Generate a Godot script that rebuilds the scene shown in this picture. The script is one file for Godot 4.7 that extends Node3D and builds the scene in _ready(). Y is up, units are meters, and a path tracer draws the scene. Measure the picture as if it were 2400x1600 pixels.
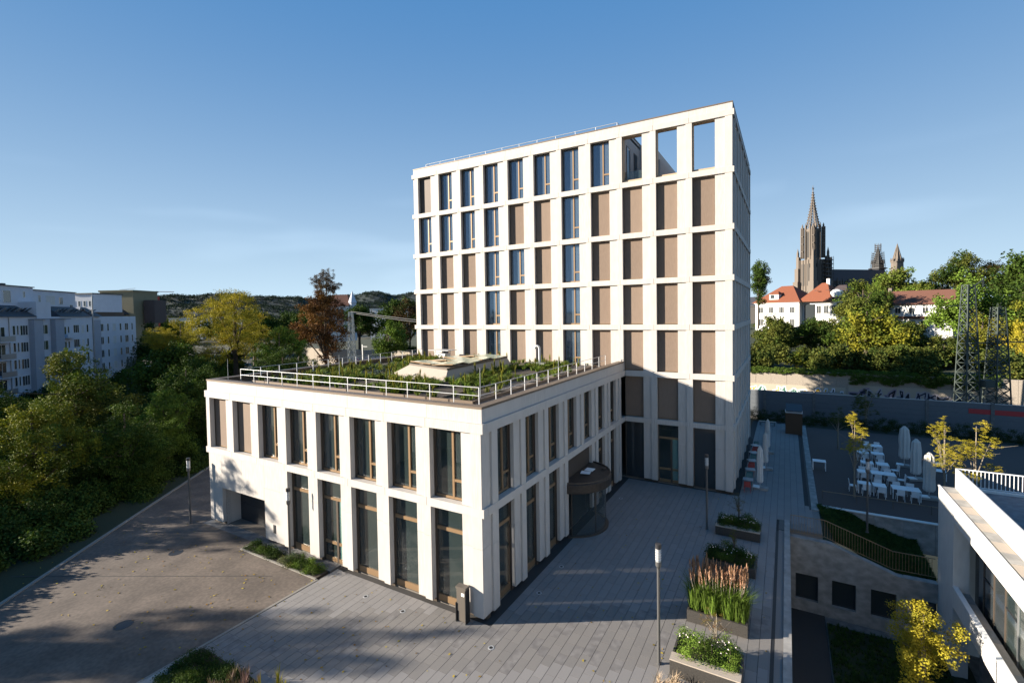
extends Node3D
# An office building with a two-storey wing seen from the air on a low-sun morning.
# x runs along the long front, -z runs away along the wing's right side, y is up, metres.

const PERIOD := 2.6764
const Z1 := 5.11
const Z1B := 4.73
const Z3 := 8.86
const Z3B := 8.43
const BAND := 0.42
const LEVELS := [12.6, 16.24, 19.94, 24.04, 28.12]
const WING_TOP := 9.6
const TOWER_TOP := 28.72
const TZ := -20.99
const TL := -22.1
const TR := 8.12
const TD := 17.92

var rng := RandomNumberGenerator.new()
var M := {}
var taken := {}
var meshes := {}

func _ready() -> void:
	rng.seed = 7
	# ---- camera
	var cam := Camera3D.new()
	cam.name = "camera"
	cam.keep_aspect = Camera3D.KEEP_HEIGHT
	cam.projection = Camera3D.PROJECTION_FRUSTUM
	cam.near = 0.1
	cam.far = 9000.0
	var tall := 0.1 * 1600.0 / 1113.82
	cam.size = tall
	cam.frustum_offset = Vector2(0.0, (768.65 - 800.0) / 1600.0 * tall)
	var yaw := 1.0465
	var pitch := -0.0315
	var roll := -0.0159
	var f := Vector3(-cos(yaw), 0, -sin(yaw))
	var r := Vector3(sin(yaw), 0, -cos(yaw))
	var u := Vector3.UP
	var f2 := f * cos(pitch) + u * sin(pitch)
	var u2 := u * cos(pitch) - f * sin(pitch)
	var r2 := r * cos(roll) + u2 * sin(roll)
	u2 = u2 * cos(roll) - r * sin(roll)
	cam.transform = Transform3D(Basis(r2, u2, -f2), Vector3(11.518, 13.68, 17.137))
	add_child(cam)
	cam.current = true
	# ---- sky, sun, exposure
	var sky_mat := ProceduralSkyMaterial.new()
	sky_mat.sky_top_color = Color(0.046, 0.205, 0.49).linear_to_srgb()
	sky_mat.sky_horizon_color = Color(0.60, 0.79, 0.92).linear_to_srgb()
	sky_mat.sky_curve = 0.185
	sky_mat.sky_energy_multiplier = 1.0
	sky_mat.ground_bottom_color = Color(0.05, 0.055, 0.045).linear_to_srgb()
	sky_mat.ground_horizon_color = Color(0.45, 0.58, 0.66).linear_to_srgb()
	sky_mat.ground_curve = 0.02
	sky_mat.sky_cover = sky_wisps()
	sky_mat.sky_cover_modulate = Color(1, 1, 1, 1)
	var sky := Sky.new()
	sky.sky_material = sky_mat
	var env := Environment.new()
	env.background_mode = Environment.BG_SKY
	env.sky = sky
	env.background_energy_multiplier = 0.335
	env.tonemap_mode = Environment.TONE_MAPPER_LINEAR
	env.tonemap_exposure = 3.3
	env.sdfgi_enabled = true
	env.ssao_enabled = true
	env.ssil_enabled = true
	var we := WorldEnvironment.new()
	we.name = "environment"
	we.environment = env
	add_child(we)
	var sun := DirectionalLight3D.new()
	sun.name = "sun"
	sun.light_energy = 1.6
	sun.light_color = Color(1.0, 0.95, 0.875)
	sun.light_angular_distance = 0.5
	sun.shadow_enabled = true
	sun.sky_mode = DirectionalLight3D.SKY_MODE_LIGHT_ONLY
	add_child(sun)
	sun.look_at_from_position(Vector3.ZERO, Vector3(1.0, -0.336, -0.60), Vector3.UP)

	materials()
	setting()
	office_building()
	green_roof()
	white_building()
	ramp_wall()
	terrace()
	plaza_things()
	neighbours()
	minster()
	railway()
	vegetation()

func sky_wisps() -> Texture2D:
	# a few thin streaks of high cloud low over the horizon
	var w := 1024
	var h := 512
	var im := Image.create(w, h, false, Image.FORMAT_RGBAF)
	im.fill(Color(1, 1, 1, 0))
	var n := FastNoiseLite.new()
	n.seed = 11
	n.frequency = 0.018
	n.fractal_octaves = 4
	for y in range(190, 256):
		for x in w:
			var elev := (256.0 - y) / 512.0 * 180.0
			var v: float = n.get_noise_2d(x * 0.45 + y * 0.9, y * 3.2)
			var a := clampf((v - 0.2) * 2.4, 0.0, 1.0) * smoothstep(0.0, 3.0, elev) * (1.0 - smoothstep(9.0, 17.0, elev)) * 0.10
			if a > 0.0:
				im.set_pixel(x, y, Color(0.55, 0.62, 0.68, a))
	return ImageTexture.create_from_image(im)

# ------------------------------------------------------------------ mesh builder
class MB:
	var v := PackedVector3Array()
	var n := PackedVector3Array()
	var uv := PackedVector2Array()
	func tri(a: Vector3, b: Vector3, c: Vector3) -> void:      # counter-clockwise seen from outside
		var m := (b - a).cross(c - a).normalized()
		v.append(a); v.append(c); v.append(b)
		n.append(m); n.append(m); n.append(m)
		uv.append(Vector2(0, 1)); uv.append(Vector2(1, 0)); uv.append(Vector2(1, 1))
	func tri_n(a: Vector3, b: Vector3, c: Vector3, na: Vector3, nb: Vector3, nc: Vector3) -> void:
		v.append(a); v.append(c); v.append(b)
		n.append(na); n.append(nc); n.append(nb)
		uv.append(Vector2(0, 1)); uv.append(Vector2(1, 0)); uv.append(Vector2(1, 1))
	func quad(a: Vector3, b: Vector3, c: Vector3, d: Vector3) -> void:
		var m := (b - a).cross(c - a).normalized()
		for p in [a, c, b, a, d, c]:
			v.append(p); n.append(m)
		for t in [Vector2(0, 1), Vector2(1, 0), Vector2(1, 1), Vector2(0, 1), Vector2(0, 0), Vector2(1, 0)]:
			uv.append(t)
	func box(lo: Vector3, hi: Vector3) -> void:
		obox(Transform3D(Basis(), (lo + hi) * 0.5), (hi - lo).abs())
	func obox(x: Transform3D, size: Vector3) -> void:
		var h := size * 0.5
		var p := []
		for i in 8:
			p.append(x * Vector3(h.x if i & 1 else -h.x, h.y if i & 2 else -h.y, h.z if i & 4 else -h.z))
		quad(p[4], p[5], p[7], p[6]); quad(p[1], p[0], p[2], p[3])
		quad(p[5], p[1], p[3], p[7]); quad(p[0], p[4], p[6], p[2])
		quad(p[6], p[7], p[3], p[2]); quad(p[0], p[1], p[5], p[4])
	func beam(a: Vector3, b: Vector3, w: float, t: float = -1.0) -> void:   # a square bar from a to b
		var d := b - a
		var l := d.length()
		if l < 1e-5: return
		var y := d / l
		var s := Vector3.UP if absf(y.y) < 0.9 else Vector3.RIGHT
		var xx := s.cross(y).normalized()
		obox(Transform3D(Basis(xx, y, xx.cross(y)), (a + b) * 0.5), Vector3(w, l, w if t < 0.0 else t))
	func tube(a: Vector3, b: Vector3, r0: float, r1: float, k: int = 8, caps: bool = true) -> void:
		var d := (b - a).normalized()
		var s := Vector3.UP if absf(d.y) < 0.9 else Vector3.RIGHT
		var xx := s.cross(d).normalized()
		var zz := xx.cross(d)
		for i in k:
			var t0 := TAU * i / k
			var t1 := TAU * (i + 1) / k
			var e0 := xx * cos(t0) + zz * sin(t0)
			var e1 := xx * cos(t1) + zz * sin(t1)
			tri_n(a + e0 * r0, b + e1 * r1, a + e1 * r0, e0, e1, e1)
			tri_n(a + e0 * r0, b + e0 * r1, b + e1 * r1, e0, e0, e1)
			if caps:
				tri(b, b + e1 * r1, b + e0 * r1)
				tri(a, a + e0 * r0, a + e1 * r0)
	func lathe(prof: Array, k: int, at: Vector3 = Vector3.ZERO, a0: float = 0.0, a1: float = TAU) -> void:   # profile of (radius, height), bottom to top
		for j in prof.size() - 1:
			var p: Vector2 = prof[j]
			var q: Vector2 = prof[j + 1]
			for i in k:
				var t0 := lerpf(a0, a1, float(i) / k)
				var t1 := lerpf(a0, a1, float(i + 1) / k)
				var e0 := Vector3(cos(t0), 0, sin(t0))
				var e1 := Vector3(cos(t1), 0, sin(t1))
				var y := Vector3.UP
				var A := at + e0 * p.x + y * p.y
				var B := at + e1 * p.x + y * p.y
				var C := at + e1 * q.x + y * q.y
				var D := at + e0 * q.x + y * q.y
				if p.x < 1e-4: tri(A, D, C)
				elif q.x < 1e-4: tri(A, D, B)
				else: quad(A, D, C, B)
	func prism(poly: Array, y0: float, y1: float) -> void:    # poly of Vector2(x, z), any turn
		var pts := PackedVector2Array(poly)
		var area := 0.0
		for i in pts.size():
			var p := pts[i]
			var q := pts[(i + 1) % pts.size()]
			area += p.x * q.y - q.x * p.y
		if area < 0.0: pts.reverse()
		var idx := Geometry2D.triangulate_polygon(pts)
		for i in range(0, idx.size(), 3):
			var a := pts[idx[i]]
			var b := pts[idx[i + 1]]
			var c := pts[idx[i + 2]]
			if (b - a).cross(c - a) < 0.0:
				var t := b
				b = c
				c = t
			tri(Vector3(a.x, y1, a.y), Vector3(c.x, y1, c.y), Vector3(b.x, y1, b.y))
			tri(Vector3(a.x, y0, a.y), Vector3(b.x, y0, b.y), Vector3(c.x, y0, c.y))
		for i in pts.size():
			var p := pts[i]
			var q := pts[(i + 1) % pts.size()]
			quad(Vector3(q.x, y0, q.y), Vector3(p.x, y0, p.y), Vector3(p.x, y1, p.y), Vector3(q.x, y1, q.y))
	func mesh() -> ArrayMesh:
		var a := []
		a.resize(Mesh.ARRAY_MAX)
		a[Mesh.ARRAY_VERTEX] = v
		a[Mesh.ARRAY_NORMAL] = n
		a[Mesh.ARRAY_TEX_UV] = uv
		var m := ArrayMesh.new()
		m.add_surface_from_arrays(Mesh.PRIMITIVE_TRIANGLES, a)
		return m

# ------------------------------------------------------------------ naming and placing
func numbered(parent: Node, called: String) -> String:
	var key := str(parent.get_instance_id()) + called
	var k: int = taken.get(key, 0)
	taken[key] = k + 1
	return called if k == 0 else "%s_%03d" % [called, k]

func thing(called: String, label: String, category: String, at := Vector3.ZERO, turn := 0.0, group := "") -> Node3D:
	var o := Node3D.new()
	o.name = numbered(self, called)
	add_child(o)
	o.position = at
	o.rotation.y = turn
	tag(o, label, category, group)
	return o

func tag(o: Node, label: String, category: String, group := "") -> void:
	o.set_meta("label", label)
	o.set_meta("category", category)
	if group: o.set_meta("group", group)

func part(called: String, m: Mesh, mat: Material, parent: Node, x := Transform3D()) -> MeshInstance3D:
	var o := MeshInstance3D.new()
	o.name = numbered(parent, called)
	o.mesh = m
	o.material_override = null
	o.set_surface_override_material(0, mat)
	o.transform = x
	parent.add_child(o)
	return o

func struct(called: String, m: Mesh, mat: Material, parent: Node = null) -> MeshInstance3D:
	var o := part(called, m, mat, parent if parent else self)
	if parent == null or parent == self: o.set_meta("kind", "structure")
	return o

func copy(o: Node3D, label: String, at: Vector3, turn := 0.0, group := "") -> Node3D:
	var base: String = o.get_meta("base_name") if o.has_meta("base_name") else String(o.name)
	var c: Node3D = o.duplicate()
	c.name = numbered(self, base)
	add_child(c)
	c.position = at
	c.rotation.y = turn
	c.set_meta("label", label)
	if group: c.set_meta("group", group)
	return c

func bm(size: Vector3) -> Mesh:           # one shared box per size
	var key := "%.3f_%.3f_%.3f" % [size.x, size.y, size.z]
	if not meshes.has(key):
		var b := BoxMesh.new()
		b.size = size
		meshes[key] = b
	return meshes[key]

func pbox(called: String, lo: Vector3, hi: Vector3, mat: Material, parent: Node, frame := Transform3D()) -> MeshInstance3D:
	return part(called, bm((hi - lo).abs()), mat, parent, frame * Transform3D(Basis(), (lo + hi) * 0.5))

func at(lat: float, dep: float, y: float) -> Vector3:    # ground bearings from the middle of the plaza's south edge
	return Vector3(11.518 + 0.8653 * lat - 0.5003 * dep, y, 17.137 - 0.5003 * lat - 0.8653 * dep)

# ------------------------------------------------------------------ materials
func noise_tex(sd: int, freq: float, lo: Color, hi: Color, size := 256, oct := 4) -> NoiseTexture2D:
	var n := FastNoiseLite.new()
	n.seed = sd
	n.frequency = freq
	n.fractal_octaves = oct
	var g := Gradient.new()
	g.offsets = PackedFloat32Array([0.15, 0.85])
	g.colors = PackedColorArray([lo, hi])
	var t := NoiseTexture2D.new()
	t.width = size
	t.height = size
	t.seamless = true
	t.noise = n
	t.color_ramp = g
	return t

func lin(r: float, g: float, b: float) -> Color:
	return Color(r, g, b).linear_to_srgb()

func mat(c: Color, rough := 0.8, metal := 0.0, tex: Texture2D = null, scale := Vector3.ONE, spec := 0.5) -> StandardMaterial3D:
	var m := StandardMaterial3D.new()
	m.albedo_color = c
	m.roughness = rough
	m.metallic = metal
	m.metallic_specular = spec
	if tex:
		m.albedo_texture = tex
		m.uv1_triplanar = true
		m.uv1_world_triplanar = true
		m.uv1_scale = scale
	return m

func leaf_mat(back := 0.55) -> StandardMaterial3D:
	var m := StandardMaterial3D.new()
	m.albedo_color = Color.WHITE
	m.vertex_color_use_as_albedo = true
	m.roughness = 0.75
	m.metallic_specular = 0.2
	m.backlight_enabled = true
	m.backlight = Color(back, back, back * 0.6)
	m.cull_mode = BaseMaterial3D.CULL_DISABLED
	return m

func materials() -> void:
	var soft := noise_tex(3, 0.02, Color(0.962, 0.962, 0.96), Color(1, 1, 1), 512, 5)
	var streak := noise_tex(5, 0.03, Color(0.925, 0.92, 0.915), Color(1, 1, 1), 512, 4)
	var speck := noise_tex(8, 0.12, Color(0.84, 0.84, 0.84), Color(1, 1, 1), 512, 3)
	var rough := noise_tex(9, 0.05, Color(0.78, 0.78, 0.78), Color(1, 1, 1), 512, 5)
	var blot := noise_tex(21, 0.012, Color(0.82, 0.82, 0.825), Color(1, 1, 1), 512, 6)
	var tiles := noise_tex(17, 0.2, Color(0.62, 0.6, 0.6), Color(1, 1, 1), 256, 2)
	M.panel = [mat(lin(0.44, 0.414, 0.390), 0.75, 0, soft, Vector3(0.16, 0.05, 0.16)), mat(lin(0.45, 0.424, 0.398), 0.75, 0, streak, Vector3(0.5, 0.06, 0.5)), mat(lin(0.43, 0.404, 0.380), 0.75, 0, soft, Vector3(0.23, 0.09, 0.23))]
	M.bronze_dark = mat(lin(0.075, 0.058, 0.045), 0.5, 0.2)
	M.coping = mat(lin(0.136, 0.100, 0.072), 0.5, 0.25, soft, Vector3(0.4, 0.4, 0.4))
	M.bronze = mat(lin(0.24, 0.155, 0.085), 0.42, 0.3)
	M.reveal = mat(lin(0.36, 0.27, 0.18), 0.7)
	M.black = mat(lin(0.012, 0.012, 0.013), 0.6)
	M.dark_metal = mat(lin(0.035, 0.036, 0.04), 0.45, 0.4)
	M.blind = [mat(lin(0.18, 0.13, 0.098), 0.85, 0, streak, Vector3(1.2, 0.08, 1.2)), mat(lin(0.19, 0.139, 0.105), 0.85, 0, soft, Vector3(0.5, 0.1, 0.5)), mat(lin(0.17, 0.124, 0.094), 0.85, 0, streak, Vector3(0.9, 0.12, 0.9))]
	M.screen = mat(lin(0.09, 0.07, 0.06), 0.6, 0.3, speck, Vector3(1.5, 1.5, 1.5))
	var g := StandardMaterial3D.new()
	g.albedo_color = Color(0.42, 0.50, 0.58, 0.42)
	g.transparency = BaseMaterial3D.TRANSPARENCY_ALPHA
	g.roughness = 0.03
	g.metallic = 0.55
	g.metallic_specular = 0.8
	M.glass = g
	var gc := StandardMaterial3D.new()
	gc.albedo_color = Color(0.25, 0.3, 0.3, 0.22)
	gc.transparency = BaseMaterial3D.TRANSPARENCY_ALPHA
	gc.roughness = 0.03
	gc.metallic = 0.2
	gc.metallic_specular = 0.8
	M.glass_clear = gc
	var gg := StandardMaterial3D.new()
	gg.albedo_color = Color(0.62, 0.80, 0.76, 0.25)
	gg.transparency = BaseMaterial3D.TRANSPARENCY_ALPHA
	gg.roughness = 0.04
	M.glass_green = gg
	var sg := StandardMaterial3D.new()
	sg.albedo_color = lin(0.42, 0.46, 0.33)
	sg.roughness = 0.18
	sg.metallic = 0.2
	M.skylight_glass = sg
	M.cabinet = mat(lin(0.11, 0.095, 0.08), 0.5, 0.2)
	M.floor = mat(lin(0.16, 0.14, 0.12), 0.6, 0, soft, Vector3(0.3, 0.3, 0.3))
	M.inner_wall = mat(lin(0.45, 0.45, 0.44), 0.8)
	M.paving = [mat(lin(0.196, 0.184, 0.174), 0.85, 0, speck, Vector3(0.9, 0.9, 0.9)), mat(lin(0.188, 0.177, 0.168), 0.85, 0, speck, Vector3(0.7, 0.7, 0.7)), mat(lin(0.204, 0.191, 0.18), 0.85, 0, speck, Vector3(0.6, 0.6, 0.6)), mat(lin(0.19, 0.179, 0.172), 0.85, 0, blot, Vector3(0.3, 0.3, 0.3))]
	M.joint = mat(lin(0.035, 0.033, 0.032), 0.95)
	M.asphalt = mat(lin(0.150, 0.119, 0.097), 0.92, 0, blot, Vector3(0.07, 0.07, 0.07))
	M.asphalt.detail_enabled = true
	M.asphalt.detail_albedo = speck
	M.asphalt.detail_blend_mode = BaseMaterial3D.BLEND_MODE_MUL
	M.kerb = mat(lin(0.255, 0.238, 0.212), 0.9, 0, rough, Vector3(0.8, 0.8, 0.8))
	M.soil = mat(lin(0.055, 0.04, 0.028), 0.98, 0, rough, Vector3(0.6, 0.6, 0.6))
	M.turf = mat(lin(0.022, 0.034, 0.012), 0.95, 0, rough, Vector3(0.4, 0.4, 0.4))
	M.hill = mat(lin(0.012, 0.024, 0.022), 0.95)
	M.ground = mat(lin(0.03, 0.034, 0.02), 0.95, 0, blot, Vector3(0.02, 0.02, 0.02))
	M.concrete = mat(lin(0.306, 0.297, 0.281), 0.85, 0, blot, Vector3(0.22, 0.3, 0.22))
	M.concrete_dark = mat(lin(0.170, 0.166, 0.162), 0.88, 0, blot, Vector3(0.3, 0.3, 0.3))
	M.brickpave = mat(lin(0.085, 0.055, 0.047), 0.9, 0, speck, Vector3(0.8, 0.8, 0.8))
	M.white = mat(lin(0.619, 0.611, 0.593), 0.7, 0, soft, Vector3(0.3, 0.1, 0.3))
	M.white_plastic = mat(lin(0.68, 0.69, 0.70), 0.45)
	M.fabric = mat(lin(0.558, 0.549, 0.531), 0.9, 0, streak, Vector3(2.0, 0.4, 2.0))
	M.galv = mat(lin(0.40, 0.41, 0.42), 0.45, 0.4)
	M.steel = mat(lin(0.30, 0.31, 0.32), 0.4, 0.6)
	M.lamp_pole = mat(lin(0.10, 0.10, 0.10), 0.45, 0.4)
	M.planter = mat(lin(0.06, 0.055, 0.05), 0.6, 0.2, rough, Vector3(0.6, 0.6, 0.6))
	M.wood_light = mat(lin(0.378, 0.324, 0.270), 0.8, 0, streak, Vector3(0.3, 0.3, 4.0))
	M.wood_brown = mat(lin(0.10, 0.055, 0.03), 0.85, 0, streak, Vector3(4.0, 0.4, 4.0))
	M.gravel = mat(lin(0.204, 0.162, 0.128), 0.95, 0, speck, Vector3(1.2, 1.2, 1.2))
	M.membrane = mat(lin(0.16, 0.17, 0.185), 0.8, 0, blot, Vector3(0.3, 0.3, 0.3))
	M.render_white = mat(lin(0.52, 0.54, 0.60), 0.85, 0, soft, Vector3(0.08, 0.05, 0.08))
	M.render_grey = mat(lin(0.30, 0.32, 0.37), 0.85, 0, soft, Vector3(0.08, 0.05, 0.08))
	M.roof_grey = mat(lin(0.05, 0.052, 0.06), 0.6, 0.2, soft, Vector3(0.2, 0.2, 0.2))
	M.roof_red = mat(lin(0.26, 0.082, 0.036), 0.85, 0, tiles, Vector3(0.5, 0.8, 0.5))
	M.roof_brown = mat(lin(0.17, 0.072, 0.045), 0.85, 0, tiles, Vector3(0.5, 0.8, 0.5))
	M.ochre = mat(lin(0.216, 0.189, 0.117), 0.85, 0, soft, Vector3(0.05, 0.05, 0.05))
	M.stone = mat(lin(0.165, 0.138, 0.115), 0.9, 0, rough, Vector3(0.3, 0.12, 0.3))
	M.stone_dark = mat(lin(0.055, 0.052, 0.05), 0.9, 0, rough, Vector3(0.3, 0.12, 0.3))
	M.slate = mat(lin(0.05, 0.036, 0.035), 0.7, 0, soft, Vector3(0.05, 0.1, 0.05))
	M.pane_dark = mat(lin(0.03, 0.036, 0.04), 0.08, 0.0, null, Vector3.ONE, 0.7)
	M.pane_green = mat(lin(0.05, 0.065, 0.035), 0.15, 0.0, null, Vector3.ONE, 0.6)
	M.barrier = mat(lin(0.12, 0.135, 0.155), 0.6, 0.0, streak, Vector3(0.2, 1.0, 0.2))
	M.red = mat(lin(0.42, 0.03, 0.035), 0.5)
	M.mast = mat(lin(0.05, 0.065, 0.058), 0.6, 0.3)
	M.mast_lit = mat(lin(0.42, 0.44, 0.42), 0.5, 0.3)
	M.wire = mat(lin(0.3, 0.29, 0.27), 0.5, 0.4)
	M.bark = mat(lin(0.09, 0.068, 0.05), 0.95, 0, rough, Vector3(1.5, 0.5, 1.5))
	M.pale_bark = mat(lin(0.26, 0.22, 0.17), 0.95, 0, rough, Vector3(1.5, 0.5, 1.5))
	M.leaf = leaf_mat()
	M.lamp_glass = mat(lin(0.42, 0.43, 0.43), 0.25, 0.2)
	M.retaining = mat(lin(0.40, 0.35, 0.29), 0.9, 0, rough, Vector3(0.25, 0.25, 0.25))
	M.track = mat(lin(0.080, 0.068, 0.056), 0.95, 0, speck, Vector3(0.5, 0.5, 0.5))
	M.chair_red = mat(lin(0.30, 0.05, 0.045), 0.5)
	M.chair_teal = mat(lin(0.08, 0.19, 0.2), 0.5)
	M.canopy_top = mat(lin(0.055, 0.043, 0.035), 0.5, 0.3, blot, Vector3(0.5, 0.5, 0.5))
	M.paper = mat(lin(0.75, 0.75, 0.74), 0.6)
	M.petal = mat(lin(0.75, 0.66, 0.62), 0.8)

# ------------------------------------------------------------------ the setting
func kerb_at(s: float, out: float, y: float) -> Vector3:   # s metres along the road edge from its near end, out metres away from the road
	var d := Vector3(-12.35, 0, -15.5).normalized()
	var o := Vector3(-15.5, 0, 12.35).normalized()
	return Vector3(-10.3, y, 24.0) + d * s + o * out

func setting() -> void:
	var g := MB.new()
	for q in [[-5000, -21.6, -5000, 5000], [-21.6, 45, -5000, 11.5], [-21.6, 45, 60, 5000], [45, 5000, -5000, 5000]]:
		g.quad(Vector3(q[2], -1.6, q[1]), Vector3(q[3], -1.6, q[1]), Vector3(q[3], -1.6, q[0]), Vector3(q[2], -1.6, q[0]))
	struct("ground", g.mesh(), M.ground)
	# road, its kerb and the bank beyond it
	var rd := MB.new()
	rd.prism([Vector2(-9.66, 40), Vector2(-19.2, 40), Vector2(-10.3 - 9.7, 36.0), Vector2(-10.3, 24.0), Vector2(-47.4, -22.5), Vector2(-22.35, -22.5), Vector2(-22.35, 0.32), Vector2(-16.5, 0.32), Vector2(-16.5, 1.28), Vector2(-9.66, 1.28)], -0.3, -0.004)
	struct("road", rd.mesh(), M.asphalt)
	var road := get_node("road")
	var seam := MB.new()
	seam.beam(Vector3(-24.5, -0.006, 9.0), Vector3(-12.0, -0.006, 2.2), 0.05, 0.012)
	seam.beam(Vector3(-19.0, -0.006, 17.0), Vector3(-10.0, -0.006, 12.8), 0.05, 0.012)
	part("tar_seam", seam.mesh(), M.joint, road)
	for q in [Vector2(-19.4, 3.4), Vector2(-14.2, 7.9)]:
		var cv := MB.new()
		cv.lathe([Vector2(0.36, -0.02), Vector2(0.36, 0.004), Vector2(0.30, 0.004), Vector2(0.30, -0.001), Vector2(0.0, -0.001)], 20, Vector3(q.x, 0, q.y))
		part("manhole_cover", cv.mesh(), M.dark_metal, road)
	var kb := struct("road_kerb", bm(Vector3(0.01, 0.01, 0.01)), M.kerb)
	kb.position = Vector3(-20, -0.2, 8)
	for i in 46:
		var a := kerb_at(i * 1.3 + 0.01, 0.0, 0.0)
		var b := kerb_at(i * 1.3 + 1.29, 0.0, 0.0)
		var m := (a + b) * 0.5
		var fr := Transform3D(Basis(Vector3.UP, atan2(-(b.z - a.z), b.x - a.x)), m + Vector3(0, -0.06, 0) - kb.position)
		part("kerbstone", bm(Vector3(1.28, 0.22, 0.22)), M.kerb, kb, fr)
	var bk := MB.new()
	var n := FastNoiseLite.new()
	n.seed = 4
	n.frequency = 0.09
	for i in 40:
		for j in 22:
			var p := []
			for q in [[0, 0], [1, 0], [1, 1], [0, 1]]:
				var s: float = -14.0 + (i + q[0]) * 3.0
				var t: float = 0.11 + (j + q[1]) * 2.4
				var e := kerb_at(s, t, 0)
				e.y = -0.03 - 1.5 * smoothstep(2.0, 18.0, t) + n.get_noise_2d(e.x, e.z) * 0.35 * smoothstep(0.5, 4.0, t)
				p.append(e)
			bk.quad(p[0], p[3], p[2], p[1])
	struct("embankment", bk.mesh(), M.turf)
	plaza()
	# sunken court: floor, lawn and the walls that hold the ground back
	var cf := MB.new()
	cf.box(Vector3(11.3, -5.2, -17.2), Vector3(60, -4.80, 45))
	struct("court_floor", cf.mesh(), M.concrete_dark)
	var cp := MB.new()
	cp.box(Vector3(11.78, -4.80, -16.3), Vector3(13.55, -4.77, 30))
	struct("court_path", cp.mesh(), M.joint)
	var cl := MB.new()
	for i in 12:
		for j in 24:
			var p := []
			for q in [[0, 0], [1, 0], [1, 1], [0, 1]]:
				var x: float = 13.6 + (i + q[0]) * 0.5
				var z: float = -15.5 + (j + q[1]) * 1.2
				p.append(Vector3(x, -4.76 + 0.10 * sin(x * 2.0) * cos(z * 1.3) + 0.05, z))
			cl.quad(p[0], p[3], p[2], p[1])
	struct("court_lawn", cl.mesh(), M.turf)
	var cw := MB.new()
	cw.box(Vector3(11.44, -5.2, -17.9), Vector3(11.73, 0.03, 40))
	struct("court_wall", cw.mesh(), M.concrete)
	var cs := MB.new()
	for k in 12:
		cs.box(Vector3(11.435, -0.2, -17.9 + k * 3.2), Vector3(11.735, 0.05, -17.9 + k * 3.2 + 3.19))
	var cope := part("coping_strip", cs.mesh(), M.concrete, get_node("court_wall"))
	cope.position = Vector3.ZERO
	# ground behind the ramp wall falls to the right: a lawn bank
	var lb := MB.new()
	for i in 24:
		for j in 10:
			var p := []
			for q in [[0, 0], [1, 0], [1, 1], [0, 1]]:
				p.append(bank_point((i + q[0]) / 24.0, (j + q[1]) / 10.0))
			lb.quad(p[0], p[3], p[2], p[1])
	struct("lawn_bank", lb.mesh(), M.turf)
	var st := MB.new()
	st.prism([Vector2(11.73, -16.76), Vector2(11.73, -18.2), Vector2(12.95, -20.6), Vector2(13.45, -20.6), Vector2(13.45, -16.76)], -1.5, -0.02)
	struct("path_end", st.mesh(), M.paving[1])
	# track bed beyond the noise barrier
	var tb := MB.new()
	tb.box(Vector3(-400, -1.6, -77.6), Vector3(300, -1.45, -58.5))
	struct("track_bed", tb.mesh(), M.track)
	# wooded hillside behind the retaining wall
	var hs := MB.new()
	for i in 40:
		for j in 16:
			var p := []
			for q in [[0, 0], [1, 0], [1, 1], [0, 1]]:
				var x: float = -140.0 + (i + q[0]) * 9.0
				var z: float = -78.6 - (j + q[1]) * 12.0
				var k: float = (j + q[1]) / 16.0
				var right := smoothstep(-30.0, 20.0, x)
				p.append(Vector3(x, lerpf(2.2, 3.0 + 3.0 * k, 1.0 - right) + right * 14.0 * smoothstep(0.0, 1.0, k) + n.get_noise_2d(x * 0.4, z * 0.4) * 1.2 * k, z))
			hs.quad(p[0], p[1], p[2], p[3])
	struct("hillside", hs.mesh(), M.turf)
	hills()

func bank_point(a: float, b: float) -> Vector3:
	var x := lerpf(12.6, 18.72, a)
	var zf := -16.74
	var zb := -21.58
	x += (1.0 - a) * 0.9 * (1.0 - b)
	var front := -0.34 if x < 13.8 else lerpf(-0.34, -1.55, smoothstep(13.8, 17.0, x))
	var back := lerpf(-0.02, -1.25, smoothstep(13.9, 18.5, x))
	var y := lerpf(front, back, b) + 0.05 * sin(x * 3.1 + b * 5.0)
	if x < 13.4 and b > 0.2: y = minf(y, -0.06)
	return Vector3(x, y, lerpf(zf, zb, b))

func hill_height(d0: float, h0: float, off: float, ang: float, n: FastNoiseLite) -> float:
	var hh := h0 * (0.92 + 0.30 * n.get_noise_1d(rad_to_deg(ang) * 33.0 + off))
	hh += h0 * 0.12 * smoothstep(-0.36, -0.20, ang)
	return hh * (1.0 - 0.72 * smoothstep(0.08, 0.3, ang))

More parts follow.
